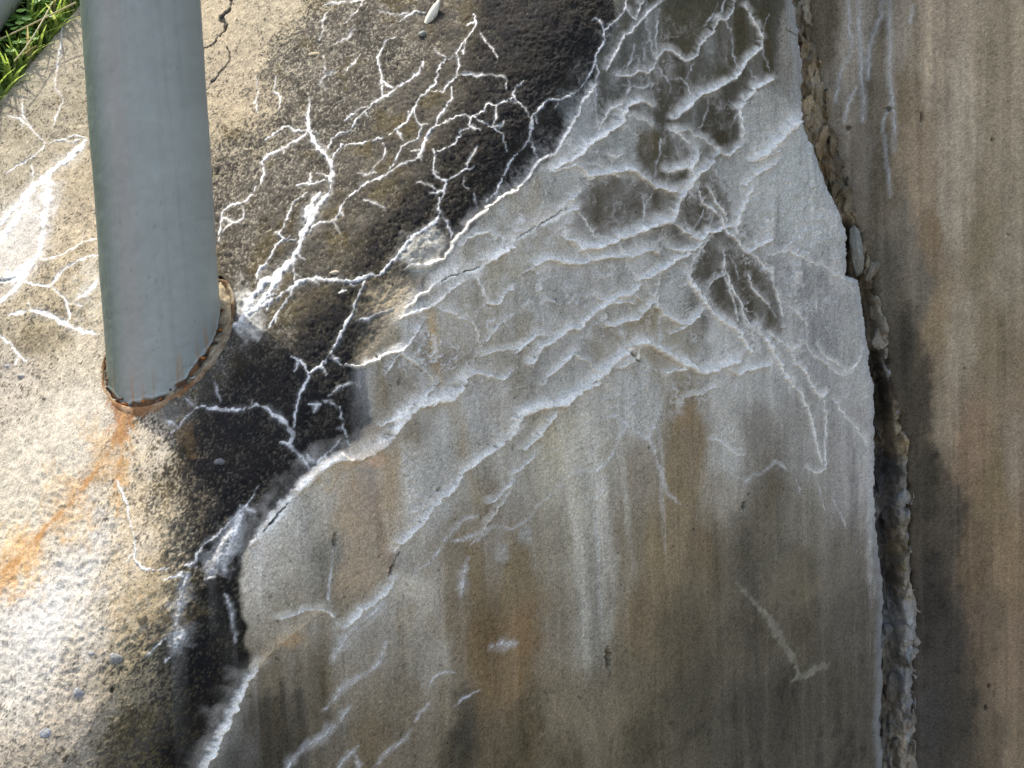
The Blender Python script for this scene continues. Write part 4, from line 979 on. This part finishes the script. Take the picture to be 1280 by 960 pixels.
for ln in RV.split('\n'):
    w_, body = ln.split(':'); pts = [tuple(float(v) for v in q.split(',')) for q in body.split()]
    P = cast_r(dense(pts, 1)); w = max(float(w_) * .36, .45) * 1.15; D = np.full(X2.shape, 1e9)
    i0, i1 = np.searchsorted(xs2, [P[:, 0].min() - .006, P[:, 0].max() + .006]); k0, k1 = np.searchsorted(zs2, [P[:, 2].min() - .006, P[:, 2].max() + .006])
    sl = (slice(k0, k1), slice(i0, i1)); d = np.full((k1 - k0, i1 - i0), 1e9)
    for e in range(len(P) - 1):
        a, b = P[e, [0, 2]] * 1000, P[e + 1, [0, 2]] * 1000; dd = b - a
        t = np.clip(((xm[sl] - a[0]) * dd[0] + (zm[sl] - a[1]) * dd[1]) / max(dd @ dd, 1e-6), 0, 1)
        d = np.minimum(d, np.hypot(xm[sl] - a[0] - t * dd[0], zm[sl] - a[1] - t * dd[1]))
    u = d / w + .2 * vnoise(xm[sl] / 2.4, zm[sl] / 2.4, 185); core = sstep(1.5, .5, u)
    al = np.clip(np.maximum(core * (.62 + .4 * vnoise(xm[sl] / 8, zm[sl] / 8, 186)), .3 * sstep(6, 1, u)), 0, 1)[..., None] * .8
    C2[sl] = C2[sl] * (1 - al) + np.array([.52, .55, .56]) * al; H2[sl] = np.maximum(H2[sl], .25 * core)
    b_ = (core > .5) & (core > vm2[sl]); vid2[sl] = np.where(b_, len(rveins), vid2[sl]); vm2[sl] = np.maximum(vm2[sl], core); rveins.append(pts)
for (x_, y_, rx, ry) in [(1152,147,1.6,6),(1060,160,2.6,3.4),(1111,136,3,3),(1240,174,1.6,3),(1232,885,1.8,5),(1205,460,1.2,1.2),(1260,293,1.2,1.2),(1236,858,2,4)]:
    c = cast_r([(x_, y_)])[0]; d = np.hypot((xm - c[0] * 1000) / (rx * .72), (zm - c[2] * 1000) / (ry * .72)) + .25 * vnoise(xm / 2, zm / 2, 188)
    a = sstep(1.25, .7, d); h2 -= a * 3; C2 *= (1 - .6 * a)[..., None]
p2 = cast_r(JOINR); o2 = np.argsort(p2[:, 2])
XJ = np.interp(Z2, p2[o2, 2], p2[o2, 0]) - .006 + .002 * fbm(zm / 8, zm * 0, 190, 4)
und = XJ - X2
Y2b = Y2 - (h2 + H2) * .001 * ((Z2 > .8) & (X2 < .62)) + np.clip(und, 0, None) * 4 + .25 * np.clip(und + .006, 0, .006) ** 2 / .006
idx2 = np.arange(X2.size).reshape(X2.shape)
f2 = np.stack([idx2[:-1, :-1], idx2[:-1, 1:], idx2[1:, 1:], idx2[1:, :-1]], -1); k2 = (und[:-1, :-1] < .010)
F2 = f2[k2]; V2 = np.stack([X2, Y2b, Z2], -1).reshape(-1, 3); c2 = np.clip(C2.reshape(-1, 3), .012, .8)
fid2 = vid2.ravel()[F2].max(1)
M_WALL2 = mat_mineral('stained_concrete', grain=(800, .26), fine=(1800, .18), bump=.5, bscale=620)
def sub2(name, faces, parent, origin):
    u, inv = np.unique(faces.ravel(), return_inverse=True); return mesh_np(name, V2[u], inv.reshape(faces.shape), c2[u], M_WALL2, parent, origin)
org2 = np.array([.7, 1.2, 0.0])
wall2 = sub2('adjoining_wall', F2[fid2 < 0], None, org2)
tag(wall2, 'smooth brown and black stained concrete wall right of the broken joint', 'wall')
for n in range(len(rveins)):
    f = fid2 == n
    if f.sum() > 4: sub2('lime_vein', F2[f], wall2, org2)

# ------------------------------------------------------------------ crumbled filling of the joint
zj = np.arange(.86, 1.72, .0011); NJ = 84
lx = np.interp(zj, ez, ex); rx2 = np.interp(zj, p2[o2, 2], p2[o2, 0])
tt = np.linspace(-.22, 1.14, NJ)
XJ2 = lx[:, None] + (rx2 - lx)[:, None] * tt[None, :]; ZJ2 = np.repeat(zj[:, None], NJ, 1)
yl = y_front(XJ2); yr = surf_r(XJ2, ZJ2)
tb = np.clip(tt, 0, 1)[None, :]
xm3, zm3 = XJ2 * 1000, ZJ2 * 1000
rough = fbm(xm3 / 9, zm3 / 14, 200, 5, .6)
lump = 1 - np.abs(fbm(xm3 / 11, zm3 / 18, 207, 4)) * 1.6
slot = sstep(.0, .14, tb) * sstep(.66, .42, tb) * sstep(1.46, 1.34, ZJ2)           # deep furrow down the lower half
gq = np.random.default_rng(4); sx_ = gq.uniform(xm3.min(), xm3.max(), 2400); sz_ = gq.uniform(zm3.min(), zm3.max(), 2400)
_ok = (sx_ > np.interp(sz_, zj * 1000, lx * 1000) - 10) & (sx_ < np.interp(sz_, zj * 1000, rx2 * 1000) + 10); sx_, sz_ = sx_[_ok][:420], sz_[_ok][:420]
ax_ = xm3 + 1.2 * fbm(xm3 / 4, zm3 / 4, 392, 3); az_ = zm3 + 1.2 * fbm(xm3 / 4, zm3 / 4, 396, 3)
best = np.full(xm3.shape, 1e9); fid3 = np.zeros(xm3.shape, int)
for n in range(len(sx_)):
    d = ((ax_ - sx_[n]) * 1.5) ** 2 + ((az_ - sz_[n]) * .75) ** 2; m_ = d < best; best = np.where(m_, d, best); fid3 = np.where(m_, n, fid3)
fh = gq.uniform(-1, 1, len(sx_)); fgx = gq.normal(0, .45, len(sx_)); fgz = gq.normal(0, .35, len(sx_)); fcol = gq.uniform(.62, 1.3, len(sx_))
facet = .0042 * fh[fid3] + .001 * (fgx[fid3] * (xm3 - sx_[fid3]) + fgz[fid3] * (zm3 - sz_[fid3]))
ylb = y_front(lx)[:, None]; yrb = surf_r(rx2, zj)[:, None]
YJ = ylb * (1 - tb) + yrb * tb + .011 + .0035 * (-rough) + .0015 * (-lump) + facet + .024 * slot + .0024 * fbm(xm3 / 4.5, zm3 / 7, 246, 4, .6) - .010 * sstep(1.40, 1.48, ZJ2) * sstep(.1, .5, tb)
ridge_r = np.exp(-((tb - .78) / .13) ** 2) * sstep(1.42, 1.36, ZJ2)
YJ -= ridge_r * (.004 + .005 * fbm(zm3 / 13, zm3 * 0 + 3, 212, 4))
YJ += np.clip(-tt, 0, 1)[None, :] * .10 + np.clip(tt - 1, 0, 1)[None, :] * .08
_s = to_grid([(1061, 315)])[0]; YJ += .035 * np.exp(-((XJ2 - _s[0]) / .0055) ** 4 - ((ZJ2 - _s[2]) / .022) ** 4)
FILL = """
1000 20 112 110 100;1010 60 102 94 76;1020 110 124 114 93;1030 150 118 108 88;1037 180 92 79 58;1050 210 80 72 58;1065 240 92 86 72;1070 280 96 90 78;1085 330 106 101 86;1090 370 112 106 93;1100 420 120 117 110;1095 460 66 62 56;1105 500 46 44 42;1125 500 90 82 70;1130 530 128 116 92;1112 600 54 56 60;1135 620 118 123 128;1112 680 58 57 60;1130 680 118 110 92;1113 750 44 44 48;1142 740 132 126 115;1112 790 80 88 95;1140 780 122 127 132;1115 850 84 81 73;1140 870 112 114 117;1118 930 88 86 80;1145 940 122 116 105
"""
fl = parse(FILL); _m = fl[:, 2:5].mean(1, keepdims=True); fl[:, 2:5] = (_m + (fl[:, 2:5] - _m) * .7) * .88; pf = to_grid(fl[:, :2]); num = 0; den = 0
for p, v in zip(pf, np.clip(lin(fl[:, 2:5]) * K_SHADE * 1.15, 0, .8)):
    w = 1 / (((xm3 + 3 * rough - p[0] * 1000) * 1.5) ** 2 + ((zm3 + 5 * rough - p[2] * 1000) * .8) ** 2 + 20) ** 2; num = num + w[..., None] * v; den = den + w
CJ = num / den[..., None] * fcol[fid3][..., None] * (1 + .30 * fbm(xm3 / 4, zm3 / 5, 215, 4, .6) + .12 * vnoise(xm3 / 1.5, zm3 / 1.5, 219))[..., None]
tanm = sstep(.35, .7, fbm(xm3 / 6, zm3 / 13, 222, 4))[..., None] * (.25 + .45 * ridge_r[..., None]); CJ = CJ * (1 - tanm) + np.array([.27, .245, .19]) * tanm
bl = sstep(.35, .7, fbm(xm3 / 5, zm3 / 8, 228, 4))[..., None] * sstep(1.36, 1.30, ZJ2)[..., None] * (.08 + .5 * ridge_r[..., None]); CJ = CJ * (1 - bl) + np.array([.32, .34, .35]) * bl
ij = np.arange(XJ2.size).reshape(XJ2.shape); FJ = np.stack([ij[:-1, :-1], ij[:-1, 1:], ij[1:, 1:], ij[1:, :-1]], -1).reshape(-1, 4)
jorg = np.array([float(lx.mean()), float(YJ.mean()), .86])
joint = empty('joint_filling', jorg)
tag(joint, 'crumbled mortar and stones filling the upright joint between the two walls', 'joint')
mesh_np('mortar', np.stack([XJ2, YJ, ZJ2], -1).reshape(-1, 3), FJ, np.clip(CJ.reshape(-1, 3), .012, .8), M_JOINT, joint, jorg)

def rock(name, c, r, col, parent, org, seed, mat=M_STONE, squash=(1, 1, 1), sharp=.45, rot=0, n=14, flat=False):
    """broken stone: sphere cut by random planes"""
    g = np.random.default_rng(seed); th = np.linspace(0, math.pi, n); ph = np.linspace(0, 2 * math.pi, 2 * n, endpoint=False)
    T, Pp = np.meshgrid(th, ph, indexing='ij'); D = np.stack([np.sin(T) * np.cos(Pp), np.sin(T) * np.sin(Pp), np.cos(T)], -1)
    R_ = np.ones(T.shape)
    for _ in range(11):
        nn = g.normal(size=3); nn /= np.linalg.norm(nn); dd = g.uniform(1 - sharp, .95); dot = D @ nn
        R_ = np.where(dot > .05, np.minimum(R_, dd / np.maximum(dot, .05)), R_)
    V = D * R_[..., None] * r * (1 + .04 * g.normal(size=T.shape))[..., None] * np.array(squash)
    cr, sr = math.cos(rot), math.sin(rot); V = np.stack([V[..., 0] * cr - V[..., 2] * sr, V[..., 1], V[..., 0] * sr + V[..., 2] * cr], -1) + c
    m_ = 2 * n; Fs = []
    for i in range(n - 1):
        for j in range(m_): Fs.append((i * m_ + j, i * m_ + (j + 1) % m_, (i + 1) * m_ + (j + 1) % m_, (i + 1) * m_ + j))
    cc = lin(col) * K_SHADE * (1 + .12 * g.normal(size=(T.size, 1)))
    return mesh_np(name, V.reshape(-1, 3), np.array(Fs), np.clip(cc, .015, .8), mat, parent, org, flat=flat)
def yjoint(x, z):
    k = np.clip(np.searchsorted(zj, z), 0, len(zj) - 1); i = np.argmin(np.abs(XJ2[k] - x)); return YJ[k, i]
STONES = [(1064,356,11,15,132,142,150,0),(1102,421,17,14,132,130,122,.2),(1094,388,11,15,112,106,94,.4),(1022,118,13,16,138,126,98,.3),(1036,118,7,7,146,132,100,0),(1016,160,9,14,128,115,92,-.3),(1065,196,4,5,160,140,84,0),(1044,205,9,14,96,84,66,.3),(1078,300,8,14,100,92,78,.5),(1090,340,10,16,118,112,98,.4),(1072,262,7,13,110,104,90,.4),(1140,588,9,16,124,132,140,0),(1143,634,8,10,122,128,138,.2),(1130,540,6,13,160,146,116,.3),(1128,668,6,9,150,138,110,0),(1143,742,7,14,132,126,114,0),(1146,800,7,9,136,132,128,0),(1146,815,6,7,128,132,138,0),(1110,790,8,9,98,108,116,0),(1112,600,9,10,62,64,70,0),(1118,860,12,18,92,89,80,.2),(1140,900,9,16,118,114,106,0),(1090,908,6,12,138,128,110,-.2),(1012,75,9,12,112,102,82,.2),(1004,34,8,10,124,118,104,0),(1108,372,7,10,96,92,84,.5),(1104,530,8,9,58,56,54,0),(1120,930,9,12,96,94,88,0)]
for n, (x_, y_, rx, rz, r_, g_, b_, a_) in enumerate(STONES):
    p = to_grid([(x_, y_)])[0]; mm = p[1] / F; yy = yjoint(p[0], p[2])
    sc = yy / p[1]; p = CAM + (p - CAM) * sc
    rock('stone', p + np.array([0, .003, 0]), mm * rz * 1.15, tuple(np.array([r_, g_, b_]) * .35 + .44 * np.mean([r_, g_, b_])), joint, jorg, 300 + n, squash=(rx / rz, .62, 1), rot=-a_, sharp=.66, n=9, flat=True)
# the loose flake standing off the wall beside the open slot
p = to_grid([(1072, 312)])[0]
rock('flake', p + np.array([0, .003, 0]), p[1] / F * 38, (104, 108, 108), joint, jorg, 390, squash=(.20, .30, 1), sharp=.5, rot=.10, n=24)

# ------------------------------------------------------------------ pebbles in the sloping top
PEB = [(58,920,9,9,150,158,170),(98,868,7,8,150,156,168),(143,823,9,7,140,146,152),(177,774,5,8,150,142,120),(115,817,6,4,150,156,164),(123,828,4,4,128,134,140),(395,68,8,4,178,172,152),(462,35,4,4,120,116,108),(12,458,6,4,150,158,168),(28,470,7,4,160,164,168),(274,578,6,5,110,116,124),(418,340,5,3,190,186,176)]
for n, (x_, y_, rx, ry, r_, g_, b_) in enumerate(PEB):
    p = to_grid([(x_, y_)])[0]; mm = p[1] / F
    rock('pebble', p + np.array([0, .0012, -.0008]), mm * max(rx, ry) * 1.3, np.array((r_, g_, b_)) * .66, p_top, wall_org, 500 + n, squash=(rx / max(rx, ry), .7, ry / max(rx, ry)), sharp=.3, n=10)
# pale elongated stone near the upper edge
p = to_grid([(539, 22)])[0]; rock('pebble', p + np.array([0, .002, 0]), p[1] / F * 23, (168, 170, 166), p_top, wall_org, 540, squash=(.27, .3, 1), sharp=.3, rot=-.52, n=16)
p = to_grid([(528, 43)])[0]; rock('pebble', p, p[1] / F * 6, (92, 98, 100), p_top, wall_org, 541, squash=(1, .8, .8), sharp=.35, n=12)

# ------------------------------------------------------------------ railing: post in its socket, sloping rail
rail_org = axis0
railing = empty('railing_post', rail_org)
tag(railing, 'thick grey painted steel post with rusty foot set in the sloping wall top', 'post')
LEAN = np.array([-.0135, 0, 1.0])
def plane_z(x, y): return BASE[2] + GX * (x - BASE[0]) + GY * (y - BASE[1])
NA, NH = 288, 420
ang = np.linspace(0, 2 * math.pi, NA, endpoint=False); HT = .95
AA, TT = np.meshgrid(ang, np.linspace(0, 1, NH))
xb = axis0[0] + RPOST * np.cos(AA); yb = axis0[1] + RPOST * np.sin(AA)
zb = plane_z(xb, yb) - .010
ZP = zb + (BASE[2] + HT - zb) * TT ** 1.9
s_mm = (ZP - zb) * 1000 - 10; a_mm = AA * RPOST * 1000
per = lambda f, sx, sy, sd, o=3: fbm(f * sx + 0, s_mm * sy, sd, o)
# wrap-safe lookup: noise on the cylinder's own x,y plus height
cxx, cyy = (xb - axis0[0]) * 1000, (yb - axis0[1]) * 1000
def cyl(sc, sd, o=4): return fbm((cxx + 100) / sc + s_mm / sc * .31, (cyy + 100) / sc + s_mm / sc, sd, o)
nx_c = np.cos(AA); orange = cyl(3.2, 240, 3); big = cyl(22, 244, 3); fl_ = .6 * cyl(8, 248, 5); chip = cyl(2.2, 252, 3)
dr = .12 * orange + .25 * big
rust = sstep(9 + 7 * 1, 0, s_mm + 9 * fl_) 
peel = sstep(.0, .25, fl_ + .10 + .35 * sstep(.2, .9, nx_c) - s_mm / 6.0)
dr = dr - .6 * peel + .6 * sstep(.25, .0, np.abs(fl_ + .10 + .35 * sstep(.2, .9, nx_c) - s_mm / 6.0 + .12)) 
chips = sstep(.80, .92, chip) * sstep(.1, .5, cyl(14, 256, 3)); dr -= .22 * chips
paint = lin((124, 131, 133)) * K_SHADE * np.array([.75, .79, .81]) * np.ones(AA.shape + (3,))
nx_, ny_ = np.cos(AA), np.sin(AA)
grn_dim = sstep(.15, .95, -nx_)[..., None] * .85; paint = paint * (1 - grn_dim) + lin((52, 65, 58)) * K_SHADE * grn_dim  # green tint on the left, painted darker to offset sunlight on that side
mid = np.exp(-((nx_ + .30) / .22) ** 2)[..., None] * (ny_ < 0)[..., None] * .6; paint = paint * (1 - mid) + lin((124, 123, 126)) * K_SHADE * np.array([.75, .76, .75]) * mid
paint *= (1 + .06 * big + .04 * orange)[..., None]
streak = sstep(.3, .9, fbm((cxx + 90) / 4, (cyy + 90) / 4 + s_mm / 120, 260, 3))[..., None]; paint *= 1 - .07 * streak
paint = paint * (1 - .30 * chips[..., None])
rcol = np.array([.16, .075, .028]) * (1 + .6 * cyl(3, 264, 3))[..., None]; blk = sstep(.0, .5, cyl(4, 268, 3))[..., None]
rcol = rcol * (1 - blk) + np.array([.035, .03, .028]) * blk
drip = sstep(.25, .8, fbm((cxx + 70) / 3, (cyy + 70) / 3 + s_mm / 40, 272, 3)) * sstep(26, 2, s_mm)
paint = paint * (1 - .75 * drip[..., None]) + np.array([.30, .15, .05]) * .75 * drip[..., None]
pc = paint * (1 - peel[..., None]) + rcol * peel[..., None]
RR = RPOST + dr * .001
XP = axis0[0] + RR * np.cos(AA) + LEAN[0] * (ZP - BASE[2]) * -1; YP = axis0[1] + RR * np.sin(AA)
ip = np.arange(NA * NH).reshape(NH, NA); nxt = np.roll(ip, -1, 1)
FP = np.stack([ip[:-1], nxt[:-1], nxt[1:], ip[1:]], -1).reshape(-1, 4)
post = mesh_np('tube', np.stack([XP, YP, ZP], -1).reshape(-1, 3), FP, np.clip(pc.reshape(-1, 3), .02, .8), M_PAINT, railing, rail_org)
# bead of loose paint and rust scabs round the foot
g = np.random.default_rng(77)
for n in range(16):
    a = math.radians(-165 + 175 * n / 15 + g.uniform(-5, 5)); x_ = axis0[0] + (RPOST + .001) * math.cos(a); y_ = axis0[1] + (RPOST + .001) * math.sin(a)
    rock('rust_scab', np.array([x_, y_, plane_z(x_, y_) + g.uniform(-.002, .004)]), g.uniform(.0014, .0030), random.choice([(96, 62, 36), (60, 52, 48), (110, 112, 112), (128, 82, 44), (70, 62, 58)]), post, rail_org, 700 + n, mat=M_RUST, squash=(1, .8, .5), sharp=.62, n=9)

# socket: thin rusted sleeve standing a little out of the concrete
NS = 180; sa = np.linspace(0, 2 * math.pi, NS, endpoint=False); cxs, cys = axis0[0] + .0025, axis0[1] + .001
prof = [(RSOCK + .0022, -.006), (RSOCK + .0012, .0002), (RSOCK + .0004, .0016), (RSOCK - .0004, .0016), (RSOCK - .0008, .0004), (RSOCK - .0018, -.008)]
Vs = []; Cs = []
for (r_, dz) in prof:
    wob = .0011 * fbm(np.cos(sa) * 4 + 9, np.sin(sa) * 4 + r_ * 300, 280, 4)
    x_ = cxs + (r_ + wob) * np.cos(sa); y_ = cys + (r_ + wob) * np.sin(sa)
    Vs.append(np.stack([x_, y_, plane_z(x_, y_) + dz + wob * 1.4], -1))
    mixn = sstep(-.3, .5, fbm(np.cos(sa) * 7 + 5, np.sin(sa) * 7 + dz * 200, 284, 3))[:, None]
    frontal = sstep(.2, 1, -np.sin(sa) - .3 * np.cos(sa))[:, None]
    base_c = np.array([.26, .215, .145]) * mixn + np.array([.12, .075, .04]) * (1 - mixn)
    Cs.append(base_c * (1 - .45 * frontal) + np.array([.26, .115, .04]) * .45 * frontal)
isx = np.arange(NS * len(prof)).reshape(len(prof), NS); nx2 = np.roll(isx, -1, 1)
FS = np.stack([isx[:-1], isx[1:], nx2[1:], nx2[:-1]], -1).reshape(-1, 4)
sock = mesh_np('socket_ring', np.vstack(Vs), FS, np.vstack(Cs), M_RUST, railing, rail_org)
sock['label'] = 'thin rusty steel ring round the foot of the post'
# dirt packed between ring and post
NR = 14; rr = np.linspace(RPOST - .004, RSOCK, NR); RA, SA = np.meshgrid(rr, np.linspace(0, 2 * math.pi, NS, endpoint=False), indexing='ij')
xd = cxs + RA * np.cos(SA) - .0025 * (RA < RPOST); yd = cys + RA * np.sin(SA); dn = fbm(xd * 300, yd * 300, 290, 4)
zd = plane_z(xd, yd) - .0016 + .0022 * dn
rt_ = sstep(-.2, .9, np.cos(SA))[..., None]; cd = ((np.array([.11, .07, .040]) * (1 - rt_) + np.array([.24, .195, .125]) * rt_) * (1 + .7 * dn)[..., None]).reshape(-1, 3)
idd = np.arange(NR * NS).reshape(NR, NS); nd = np.roll(idd, -1, 1)
mesh_np('packed_dirt', np.stack([xd, yd, zd], -1).reshape(-1, 3), np.stack([idd[:-1], idd[1:], nd[1:], nd[:-1]], -1).reshape(-1, 4), np.clip(cd, .02, .6), M_RUST, sock, rail_org)

# ------------------------------------------------------------------ ground: grassed bank behind the wall, earth in front
M_EARTH = mat_ground('earth', (.11, .10, .085), (.20, .185, .16), 6)
M_TURF = mat_ground('turf_soil', (.030, .045, .012), (.075, .10, .025), 60)
gs = 400.0
grd = mesh_np('ground', np.array([(-gs, -gs, 0), (gs, -gs, 0), (gs, gs, 0), (-gs, gs, 0)]), np.array([(0, 1, 2, 3)]), None, M_EARTH); tag(grd, kind='structure')
fd = (far[1] - far[0]); fdz = np.array([fd[0], fd[1], fd[2]]) / fd[2]
def far_pt(z): return far[0] + fdz * (z - far[0, 2])
zz = np.concatenate([np.linspace(0, 1.3, 8), np.linspace(1.36, 1.9, 28), np.linspace(2.0, 3.6, 12)]); bankw = np.array([-.004, .02, .05, .09, .14, .22, .35, .6, 1.2, 2.5, 6, 20, 80])
BV = []
for z_ in zz:
    f0 = far_pt(z_)
    for b_ in bankw:
        q = f0 + np.array([-b_, b_ * .12, 0]); q[2] = plane_z(q[0], q[1]) - .014 + .33 * b_ * .9
        q[2] += .006 * float(fbm(np.array([q[0] * 40]), np.array([q[1] * 40]), 300, 3)[0]); BV.append(q)
ib = np.arange(len(BV)).reshape(len(zz), len(bankw)); FB = np.stack([ib[:-1, :-1], ib[1:, :-1], ib[1:, 1:], ib[:-1, 1:]], -1).reshape(-1, 4)
bank = mesh_np('grass_bank', np.array(BV), FB, None, M_TURF); tag(bank, kind='structure')

def bank_pt(z_, b_):
    q = far_pt(z_) + np.array([-b_, b_ * .12, 0]); q[2] = plane_z(q[0], q[1]) - .014 + .33 * b_ * .9; return q
def _pp(q):
    d = rays(*q); n_ = np.array([-GX, -GY, 1.0]); return CAM + d * (((BASE - CAM) @ n_ + .046) / (d @ n_))
_p0, _p1 = _pp((-60, 54)), _pp((-10, -13)); _pd = (_p1 - _p0) / np.linalg.norm(_p1 - _p0)
def PIPE_D(p):
    v = p + np.array([0, 0, .03]) - _p0; return np.linalg.norm(v - (v @ _pd) * _pd)
g = np.random.default_rng(9)
GV = []; GF = []; GC = []
def blade(base, h, w, az, bend, col):
    n = 6; t = np.linspace(0, 1, n); d = np.array([math.cos(az), math.sin(az), 0]); sd_ = np.array([-math.sin(az), math.cos(az), 0])
    c = base + np.outer(t * h * (1 - .35 * bend * t), [0, 0, 1]) + np.outer(t ** 2 * h * bend, d)
    wv = w * (1 - t ** 1.8) * .5 + .0002; o = len(GV)
    for k in range(n):
        GV.append(c[k] - sd_ * wv[k]); GV.append(c[k] + sd_ * wv[k] + d * wv[k] * .3)
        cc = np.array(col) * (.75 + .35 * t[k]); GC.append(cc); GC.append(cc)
    for k in range(n - 1): GF.append((o + 2 * k, o + 2 * k + 1, o + 2 * k + 3, o + 2 * k + 2))
greens = [(.33, .44, .085), (.39, .50, .10), (.27, .38, .07), (.46, .50, .15), (.24, .35, .075)]
for _ in range(6500):
    z_ = g.uniform(1.42, 1.84); b_ = abs(g.normal(0, .11)) + .002
    p = bank_pt(z_, b_)
    if PIPE_D(p) < .027: continue
    col = greens[g.integers(5)] if g.random() > .08 else (.34, .29, .13)
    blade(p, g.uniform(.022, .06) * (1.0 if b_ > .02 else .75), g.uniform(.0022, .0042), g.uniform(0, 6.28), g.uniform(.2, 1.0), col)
def leaf(c, r, nrm, col):
    nrm = nrm / np.linalg.norm(nrm); a = np.cross(nrm, [0, 1, .2]); a /= np.linalg.norm(a); b = np.cross(nrm, a); o = len(GV)
    for k in range(8):
        t = 2 * math.pi * k / 8; GV.append(c + r * (math.cos(t) * a + math.sin(t) * b * .8) + nrm * r * .18 * abs(math.cos(t))); GC.append(np.array(col))
    GF.append((o, o + 1, o + 2, o + 3)); GF.append((o, o + 3, o + 4, o + 7)); GF.append((o + 4, o + 5, o + 6, o + 7))
for _ in range(900):
    z_ = g.uniform(1.44, 1.80); b_ = abs(g.normal(0, .09)) + .004; p = bank_pt(z_, b_) + np.array([0, 0, g.uniform(.012, .035)])
    col = [(.20, .36, .07), (.25, .42, .08), (.15, .30, .07)][g.integers(3)]; az = g.uniform(0, 6.28)
    for k in range(3):
        a = az + k * 2.1; leaf(p + .0045 * np.array([math.cos(a), math.sin(a), 0]), .0042, np.array([math.cos(a) * .3, math.sin(a) * .3 - .3, 1]), col)
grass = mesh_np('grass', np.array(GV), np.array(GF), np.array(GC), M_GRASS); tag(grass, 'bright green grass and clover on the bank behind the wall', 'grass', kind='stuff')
# dry straws lying over the grass
for n, (pts, lab) in enumerate([([(-6, 52), (40, 30), (95, 3)], 'pale dry straw lying flattest across the grass'), ([(18, 76), (40, 48), (66, 2)], 'pale dry straw leaning steeply up through the grass')]):
    P3 = []
    for q in pts:
        d = rays(*q); n_ = np.array([-GX, -GY, 1.0]); t = ((BASE - CAM) @ n_ + .030) / (d @ n_); P3.append(CAM + d * t)
    P3 = np.array(P3); ts = np.linspace(0, 1, 12)[:, None]; C3 = (1 - ts) ** 2 * P3[0] + 2 * ts * (1 - ts) * (2 * P3[1] - .5 * (P3[0] + P3[2])) + ts ** 2 * P3[2]
    dv = P3[2] - P3[0]; dv /= np.linalg.norm(dv); u1 = np.cross(dv, [0, 1, 0]); u1 /= np.linalg.norm(u1); u2 = np.cross(dv, u1); an = np.linspace(0, 2 * math.pi, 6, endpoint=False)
    V3 = (C3[:, None] + .0007 * (np.cos(an)[None, :, None] * u1 + np.sin(an)[None, :, None] * u2)).reshape(-1, 3)
    i3 = np.arange(72).reshape(12, 6); n3 = np.roll(i3, -1, 1)
    s_o = mesh_np('dry_straw', V3, np.stack([i3[:-1], n3[:-1], n3[1:], i3[1:]], -1).reshape(-1, 4), np.tile((.46, .42, .24), (72, 1)), M_GRASS, None, tuple(P3[0]))
    tag(s_o, lab, 'straw', 'dry straws over the grass')

# grey pipe running up the bank behind the wall
n_ = np.array([-GX, -GY, 1.0]); PP = []
for q in ((-60, 54), (-10, -13)):
    d = rays(*q); t = ((BASE - CAM) @ n_ + .046) / (d @ n_); PP.append(CAM + d * t)
PP = np.array(PP); rdir = PP[1] - PP[0]; rdir /= np.linalg.norm(rdir); RRL = .0242
s1 = np.cross(rdir, [0, 0, 1]); s1 /= np.linalg.norm(s1); s2 = np.cross(s1, rdir)
tl = np.linspace(-1.0, 1.6, 120); an = np.linspace(0, 2 * math.pi, 64, endpoint=False)
VR = (PP[0] + tl[:, None, None] * rdir + RRL * (np.cos(an)[None, :, None] * s1 + np.sin(an)[None, :, None] * s2)).reshape(-1, 3)
ir = np.arange(len(VR)).reshape(120, 64); nr = np.roll(ir, -1, 1); FR = np.stack([ir[:-1], nr[:-1], nr[1:], ir[1:]], -1).reshape(-1, 4)
pipe = mesh_np('pipe', VR, FR, np.tile(lin((112, 120, 124)) * K_SHADE * .8, (len(VR), 1)), M_PAINT, None, tuple(PP[0]))
tag(pipe, 'grey painted steel pipe crossing the upper left corner above the grass', 'pipe')
